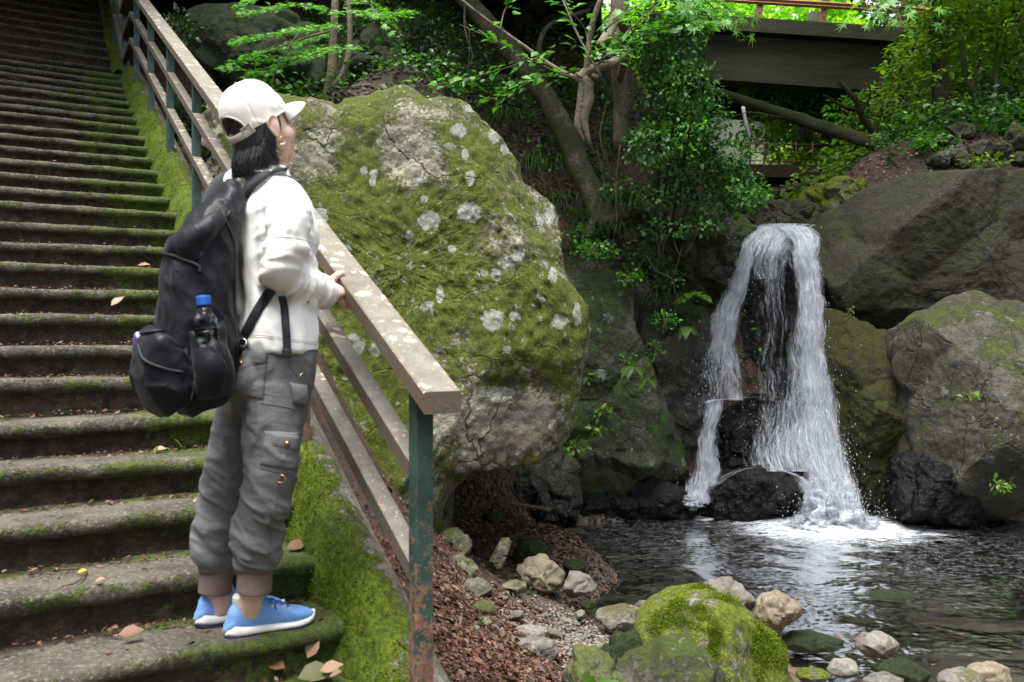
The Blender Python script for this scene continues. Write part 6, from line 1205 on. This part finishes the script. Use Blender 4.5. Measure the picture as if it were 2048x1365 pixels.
def patch(name,bvh,quad,mat,par,thick=.005,nu=24,nv=24,puff=.003,off=.0015):
    """cloth patch lying on the surface: quad = 4 pixel corners (tl,tr,br,bl)"""
    q=np.array(quad,float); G=[];NN=[];last=None
    for i in range(nu):
        for j in range(nv):
            s,t=j/(nv-1),i/(nu-1); xy=(q[0]*(1-s)+q[1]*s)*(1-t)+(q[3]*(1-s)+q[2]*s)*t; h_=hit(bvh,xy[0],xy[1],0)
            if h_ is None: h_=last if last is not None else (P(xy[0],xy[1],2.4),np.array([0,-1,0]))
            last=h_; G.append(h_[0]); NN.append(h_[1])
    G=np.array(G); NN=np.array(NN).reshape(nu,nv,3)
    for _ in range(6): NN[1:-1,1:-1]=(NN[:-2,1:-1]+NN[2:,1:-1]+NN[1:-1,:-2]+NN[1:-1,2:])/4
    NN=NN.reshape(-1,3); NN/=np.linalg.norm(NN,axis=1)[:,None]
    s=np.tile(np.linspace(-1,1,nv),nu); t=np.repeat(np.linspace(-1,1,nu),nv); e_=(1-s**6)*(1-t**6)
    T=G+NN*(off+thick*e_**.4+puff*(1-s**2)*(1-t**2))[:,None]; Bk=G-NN*.004
    V=np.concatenate([T,Bk]); f1_=grid_f(nu,nv); m=nu*nv; edge=[i*nv for i in range(nu)],; F_=[tuple(f[::-1]) for f in f1_]+[tuple(f+m) for f in f1_]
    ring=[j for j in range(nv)]+[i*nv+nv-1 for i in range(1,nu)]+[(nu-1)*nv+j for j in range(nv-2,-1,-1)]+[i*nv for i in range(nu-2,0,-1)]
    for a,b_ in zip(ring,ring[1:]+ring[:1]): F_.append((a,b_,b_+m,a+m))
    return mk(name,V,F_,mat,par)
pk=patch('pocket',TB,[(528,862),(598,866),(592,942),(520,930)],M_TROU,tr_,.004,puff=.004); fl=patch('flap',TB,[(541,866),(597,872),(594,903),(540,893)],M_TROU,pk,.009,puff=.001)
M_COP=simplemat('copper_snap',(.50,.30,.14),(.42,.24,.11),20,.3,0,metal=.9)
V,Fc=sph_vf(hit(TB,571,886,.011)[0],(.0085,.0085,.0085),16,10); mk('button',V,Fc,M_COP,pk)
V,Fc=tube_vf([hit(TB,561,957,.004)[0]+np.array([.012*math.cos(a),0,.011*math.sin(a)]) for a in np.linspace(0,2*math.pi,13)],.0014,6); mk('ring',V,Fc,M_GOLD,tr_)
p2=patch('pocket',TB,[(478,700),(536,702),(527,800),(462,788)],M_TROU,tr_,.004,puff=.003); patch('flap',TB,[(479,702),(537,700),(534,726),(474,748)],M_TROU,p2,.008)
V,Fc=sph_vf(hit(TB,485,729,.010)[0],(.007,.007,.007),14,8); mk('button',V,Fc,M_COP,p2)
p3=patch('pocket',TB,[(578,765),(612,770),(611,815),(585,806)],M_TROU,tr_,.010,puff=.006)
M_TSEAM=simplemat('grey_stitched_seam',(.15,.145,.14),(.10,.10,.098),200,.9,.3,.0008)
for pix in [[(576,712),(585,740),(600,752),(612,735)],[(590,752),(596,742),(606,735)],[(560,950),(556,1000),(545,1050),(540,1110)],[(556,955),(552,1000),(541,1050),(536,1110)],[(520,806),(560,812),(600,820)],[(470,745),(500,765),(525,760)],[(470,790),(500,760),(523,740)],[(530,868),(524,900),(521,930)],[(521,936),(560,945),(592,947)]]:
    C=spline([(x,y,0) for x,y in pix],20); q,_=on(TB,[(c[0],c[1]) for c in C],.0004)
    if len(q)>3: mk('seam',*tube_vf(q,.0014,5,n=len(q)),M_TSEAM,tr_)
V,Fc=tube_vf([hit(TB,595,757,.004)[0],hit(TB,604,744,.004)[0]],[.003,.002],6,n=3); mk('zip_pull',V,Fc,M_GOLD,tr_)
# shoes
n=N('blue_knit'); p=n.pos; kv=n.vor(420,vec=n.vmap((1,1,.6))); c=n.mix(n.step(kv,.2,.6),(.115,.27,.66),(.20,.40,.80)); M_KNIT=n.fin(n.bsdf(Base_Color=c,Roughness=.85,Normal=n.bump(kv,.6,.0015)))
M_SOLE=simplemat('white_foam_sole',(.84,.84,.82),(.78,.78,.76),60,.6,.1,.001); M_SOCK=simplemat('pale_grey_sock',(.55,.58,.56),(.48,.5,.49),300,.9,.4,.0008); M_LACE=simplemat('blue_lace',(.07,.18,.50),(.05,.14,.4),200,.8,.3,.0008); M_OUT=simplemat('navy_outsole',(.03,.035,.10),(.02,.025,.07),80,.7,.2)
def shoe(heel,d,label=None):
    """heel: ground point under the heel back; d: toe direction"""
    d=np.array(d,float); d/=np.linalg.norm(d); s=np.array([d[1],-d[0],0]); sh=mk('shoe',*sph_vf(heel+d*.12+ZZ*.03,.01,6,4),M_SOLE,per)
    L=.262
    def sec(t): # half width, lateral shift
        return np.interp(t,[0,.06,.2,.4,.6,.78,.9,.97,1],[.018,.030,.034,.033,.040,.044,.036,.022,.006])
    ts=np.linspace(0,1,44); th=np.linspace(0,2*np.pi,28,endpoint=False)
    def build(zb,zt,k,out):
        V=[]
        for t in ts:
            w_=sec(t)*k; b0,t0=zb(t),zt(t); 
            for a in th:
                y=math.cos(a); z=math.sin(a); V.append(heel+d*(t*L-.012*(1-t)**8*(1 if z<0 else 0))+s*(np.sign(y)*abs(y)**.7*w_)+ZZ*((b0+t0)/2+np.sign(z)*abs(z)**.7*(t0-b0)/2))
        F_=[tuple(f) for f in grid_f(len(ts),28,True)]; F_+=[tuple(range(27,-1,-1)),tuple((len(ts)-1)*28+j for j in range(28))]; return np.array(V),F_
    rise=lambda t: .012*max(0,(t-.78)/.22)**2+.006*max(0,(.1-t)/.1)
    V,F_=build(lambda t:.004+rise(t),lambda t:np.interp(t,[0,.15,.4,.7,1],[.050,.038,.030,.026,.034])+rise(t)*.6,1.10,0); mk('sole',V,F_,M_SOLE,sh)
    V,F_=build(lambda t:.0+rise(t),lambda t:.007+rise(t),1.05,0); mk('outsole',V,F_,M_OUT,sh)
    # upper, open at the ankle
    V,F_=build(lambda t:.020,lambda t:np.interp(t,[0,.04,.12,.22,.34,.42,.55,.7,.85,.95,1],[.074,.092,.096,.090,.092,.098,.084,.064,.054,.044,.030]),.98,0)
    up,uf=remesh([(V,F_),tube_vf([heel+d*.062+ZZ*.05,heel+d*.060+ZZ*.103],0,24,ell=([.042,.045],[.034,.033]),xdir=d)],.004,6); mk('upper',up,uf,M_KNIT,sh)
    V,F_=tube_vf([heel+d*.06+ZZ*.09,heel+d*.057+ZZ*.112,heel+d*.055+ZZ*.124],0,26,ell=([.045,.044,.042],[.040,.039,.038]),xdir=d,n=10); mk('sock',V,F_,M_SOCK,sh)
    b=B(); SB=BVHTree.FromPolygons([tuple(v) for v in up],[tuple(int(i) for i in f) for f in uf])
    def top(t,y): 
        o=Vector(heel+d*(t*L)+s*y+ZZ*.2); r=SB.ray_cast(o,Vector((0,0,-1)),1); return np.array(r[0])+ZZ*.0018 if r[0] is not None else heel+d*t*L+ZZ*.08
    for k,t in enumerate((.44,.51,.58,.65)):
        w_=.026-.001*k; b.add(*tube_vf([top(t,-w_),top(t+.01,-w_*.4),top(t+.03,w_*.4),top(t+.035,w_)],.0022,6,n=12)); b.add(*tube_vf([top(t,w_),top(t+.01,w_*.4),top(t+.03,-w_*.4),top(t+.035,-w_)],.0022,6,n=12))
    q0=top(.44,.004); b.add(*tube_vf([q0,q0+s*.02+ZZ*.008-d*.01,q0+s*.035-ZZ*.004,q0+s*.018-ZZ*.004+d*.004,q0],.0022,6,n=24)); b.add(*tube_vf([q0,q0+s*.024+d*.012+ZZ*.004,top(.50,.034),top(.52,.040)-ZZ*.012],.0020,6,n=20)); b.add(*tube_vf([q0,q0-s*.02+ZZ*.010,q0-s*.03-ZZ*.004,q0],.0022,6,n=20))
    b.mk('laces',M_LACE,sh)
    for sg in (1,-1):
        for t in (.46,.53,.60,.67):
            q=top(t,sg*.030); V,F_=tube_vf([q+d*.0045*math.cos(a)+(s*sg*-.5+ZZ*.8)*.0045*math.sin(a) for a in np.linspace(0,2*math.pi,9)],.0013,5); mk('eyelet',V,F_,simplemat('white_eyelet',(.75,.8,.85),(.7,.75,.8),20,.4,0),sh)
    return sh
tz=EYE-H0-.0
hR=P(456,1276,2.49); hR[2]=tz-.004; hL=P(397,1270,2.59); hL[2]=tz-.004; 
shoe(hR,(.84,.54,0)); shoe(hL,(.86,.50,0))
# ---------------------------------------------------------------- backpack
n=N('black_nylon'); p=n.pos; wv=n.noise(1.0,4,.6,vec=n.vmap((16,16,9)),dist=1.2); c=n.mix(n.step(n.noise(700,2),.35,.65),(.0030,.0038,.0065),(.0065,.008,.013)); c=n.mix(n.mathn('MULTIPLY',n.step(n.noise(160,3,.8),.70,.76),.3),c,(.06,.06,.07)); nb_=n.bsdf(Base_Color=c,Roughness=.46,Normal=n.bump(wv,.5,.012)); nb_.inputs['Specular IOR Level'].default_value=.2; nb_.inputs['Sheen Weight'].default_value=.06; M_NYL=n.fin(nb_)
M_WEB=simplemat('black_webbing',(.018,.020,.026),(.011,.012,.016),400,.7,.5,.0008)
bp=empty('backpack',P(395,822,2.36),'black nylon backpack with side pocket worn on the back of the person','backpack')
def sloft(rows,ns=48,e=.75,n=None):
    V,Fc=loft(rows,ns=ns,n=n); k=len(V)//ns; G=V.reshape(k,ns,3); ctr=G.mean(1,keepdims=True); th=np.linspace(0,2*np.pi,ns,endpoint=False)
    f=(abs(np.cos(th))**(2/e)+abs(np.sin(th))**(2/e))**(-e/2) if e<1 else 1+0*th
    return (ctr+(G-ctr)*f[None,:,None]).reshape(-1,3),Fc
BR=[(456,372,2.45,.045,.022),(446,405,2.43,.075,.036),(428,440,2.41,.098,.062),(404,490,2.39,.112,.088),(392,550,2.375,.116,.102),(388,620,2.365,.118,.108),(388,690,2.36,.119,.108),(391,750,2.36,.117,.102),(396,795,2.365,.100,.09),(400,820,2.37,.065,.06)]
FP=[(335,668,2.29,.085,.045),(322,690,2.285,.098,.062),(322,740,2.285,.102,.070),(335,785,2.29,.098,.066),(355,815,2.30,.075,.05)]
BR=[(r[0]+6,r[1],r[2],r[3]*.94,r[4]*.93) for r in BR]; V,Fq=remesh([sloft(BR)],.005,6); Nn=vn(V,Fq)
w1=V+.03*np.stack([fbm(V*7,2,.5,31),fbm(V*7,2,.5,32),fbm(V*7,2,.5,33)],1)
V=V+Nn*(.014*(ridged(np.stack([w1[:,0]*6,w1[:,1]*6,w1[:,2]*5+w1[:,0]*5],1),3,31)-.4)+.004*fbm(V*20,2))[:,None]; V=relax(V,Fq,1)
bpb=mk('main_body',V,Fq,M_NYL,bp); BB=BVHTree.FromPolygons([tuple(v) for v in V],[tuple(int(i) for i in f) for f in Fq])
V,Fq=remesh([sloft(FP)],.005,5); Nn=vn(V,Fq); V=V+Nn*(.010*(ridged(V*np.array([8,8,9]),3,35)-.4))[:,None]; V=relax(V,Fq,1)
fpk=mk('front_pocket',V,Fq,M_NYL,bp); FB=BVHTree.FromPolygons([tuple(v) for v in V],[tuple(int(i) for i in f) for f in Fq])
sp_=patch('side_pocket',BB,[(378,664),(448,640),(462,790),(392,800)],M_NYL,bp,.016,puff=.050,nu=34,nv=34)
fl_=patch('lid',BB,[(440,418),(455,440),(392,528),(305,500)],M_NYL,bp,.010,puff=.022,nu=36,nv=36)
b=B()
def seam_b(bvh,pix,r,off=.001):
    C=spline([(x,y,0) for x,y in pix],30); q,_=on(bvh,[(c[0],c[1]) for c in C],off)
    if len(q)>3: mk('piping',*tube_vf(q,r,6,n=len(q)),M_WEB,bp)
seam_b(BB,[(445,425),(470,500),(468,600),(474,700),(470,760)],.0035,.002); seam_b(BB,[(305,503),(345,512),(392,530),(400,545)],.005,.006)
seam_b(FB,[(278,668),(320,664),(355,672),(372,710),(385,770),(378,810)],.0045,.003); seam_b(FB,[(278,690),(290,720),(330,738),(366,745)],.004,.003)
M_STEEL=simplemat('nickel',(.6,.6,.58),(.5,.5,.48),20,.25,0,metal=1.0)
V,Fc=sph_vf(hit(BB,429,663,.030)[0],(.007,.004,.007),14,8); mk('snap',V,Fc,M_STEEL,sp_)
# straps
q,nr=on(JB,[(466,432),(478,412),(492,392),(508,372),(525,355),(540,345)],.010); q=np.vstack([hit(BB,452,436,.012)[0][None],q]); nr=np.vstack([nr[0][None],nr]); q=np.vstack([q,(q[-1]+FD*.045+RT*.015+ZZ*.004)[None]]); nr=np.vstack([nr,ZZ[None]])
V,Fc=band_vf(q,nr,[.034,.040,.044,.044,.042],.008,60); mk('shoulder_strap',V,Fc,M_WEB,bp)
q,nr=on(JB,[(594,358),(602,366),(608,376),(612,388),(614,400),(615,412)],.004)
if len(q)>3: V,Fc=band_vf(q,nr,.022,.006,40); mk('shoulder_strap',V,Fc,M_WEB,bp)
V,Fc=tube_vf([P(412,428,2.50),P(425,392,2.53),P(448,362,2.57),P(470,356,2.60),P(480,375,2.62)],0,14,ell=([.006,.008,.008,.007,.006],[.022,.026,.026,.024,.02]),xdir=np.array([.6,-.6,.5]),n=40); mk('shoulder_strap',V,Fc,M_WEB,bp)
V,Fc=tube_vf([P(438,440,2.36),P(445,405,2.38),P(455,398,2.41),P(462,425,2.43)],[.006,.006,.006,.006],8); mk('handle',V,Fc,M_WEB,bp)
q,nr=on(JB,[(543,578),(530,600),(512,630),(496,660),(489,676)],.006); q=np.vstack([q,P(482,683,2.38)[None]]); nr=np.vstack([nr,nr[-1][None]])
V,Fc=band_vf(q,nr,.030,.004,40); wb=mk('webbing_strap',V,Fc,M_WEB,bp)
rc=P(481,686,2.375); V,Fc=tube_vf([rc+np.array([.017*math.cos(a),.004*math.sin(a),.012*math.sin(a)]) for a in np.linspace(0,2*math.pi,13)],.0024,8); mk('ring',V,Fc,M_STEEL,bp)
V,Fc=band_vf([rc-ZZ*.006,P(474,702,2.39),P(466,722,2.40)],np.tile([-.2,-1,.2],(3,1)),.034,.006,14); mk('webbing_tab',V,Fc,M_WEB,bp)
q,nr=on(JB,[(566,590),(569,620),(572,655),(574,682)],.013); q=np.vstack([q,(q[-1]-ZZ*.026)[None]]); nr=np.vstack([nr,nr[-1][None]]); V,Fc=band_vf(q,nr,.022,.003,30); mk('webbing_strap',V,Fc,M_WEB,bp)
V,Fc=band_vf([q[-1]+ZZ*.004,q[-1]-ZZ*.020],np.tile(nr[-1],(2,1)),.027,.008,6); mk('strap_end',V,Fc,M_WEB,bp)
# zip pull with lettered tag and charm
V,Fc=tube_vf([P(270,668,2.27),P(269,700,2.265),P(268,722,2.265)],0,8,ell=([.003],[.0015]),n=8); ch=mk('charm_cord',V,Fc,simplemat('purple_cord',(.12,.03,.38),(.09,.02,.3),50,.6),bp)
V,Fc=sph_vf(P(267,731,2.262),(.0075,.006,.006),12,8); mk('charm',V,Fc,M_PEARL,ch); V,Fc=sph_vf(P(270,722,2.262),(.005,.005,.004),10,6); mk('charm',V,Fc,M_GOLD,ch); V,Fc=sph_vf(P(270,741,2.262),(.0045,.0045,.006),10,6); mk('charm',V,Fc,M_GOLD,ch)
V,Fc=box_vf(P(277,673,2.262),(1,0,.1),(0,1,0),(-.1,0,1),.0055,.002,.011); mk('zip_tag',V,Fc,M_PEARL,bp)
# bottle in the side pocket
n=N('clear_bottle'); g_=n.n('BsdfGlass',{'Color':(.95,.98,1,1),'Roughness':.03,'IOR':1.3}); M_CLR=n.fin(n.n('MixShader',{0:n.mathn('MULTIPLY',n.step(n.noise(38,2,.5),.5,.75),.35),1:g_.outputs[0],2:n.bsdf(Base_Color=(.6,.68,.72,1),Roughness=.15).outputs[0]}))  # pale patches mixed into the glass stand in for highlights
M_BLUE=simplemat('blue_bottle_cap',(.025,.12,.50),(.02,.09,.42),30,.35,.1)
h0,_n=hit(BB,414,700,.014); bt=empty('bottle',h0,'clear plastic water bottle with a blue cap in the backpack side pocket','bottle'); ax=np.array([-.10,0,.99]); ax/=np.linalg.norm(ax); c0=P(414,668,h0[1]-.006)
V,Fc=tube_vf([c0-ax*.05,c0+ax*.018,c0+ax*.040,c0+ax*.058,c0+ax*.070,c0+ax*.075],[.032,.032,.029,.020,.0135,.013],28,n=30); mk('shell',V,Fc,M_CLR,bt)
V,Fc=tube_vf([c0-ax*.05,c0+ax*.012],[.029,.029],24,n=6); mk('water_fill',V,Fc,simplemat('still_water',(.10,.14,.16),(.08,.11,.13),10,.05,0),bt)
V,Fc=tube_vf([c0+ax*.076,c0+ax*.078,c0+ax*.098,c0+ax*.101,c0+ax*.1015],[.0175,.0185,.0185,.0165,.010],28,n=20); k=np.tile(np.arange(28)%2,20); ctr=np.repeat(V.reshape(20,28,3).mean(1),28,0); V=ctr+(V-ctr)*(1+.03*k)[:,None]; mk('bottle_cap',V,Fc,M_BLUE,bt)
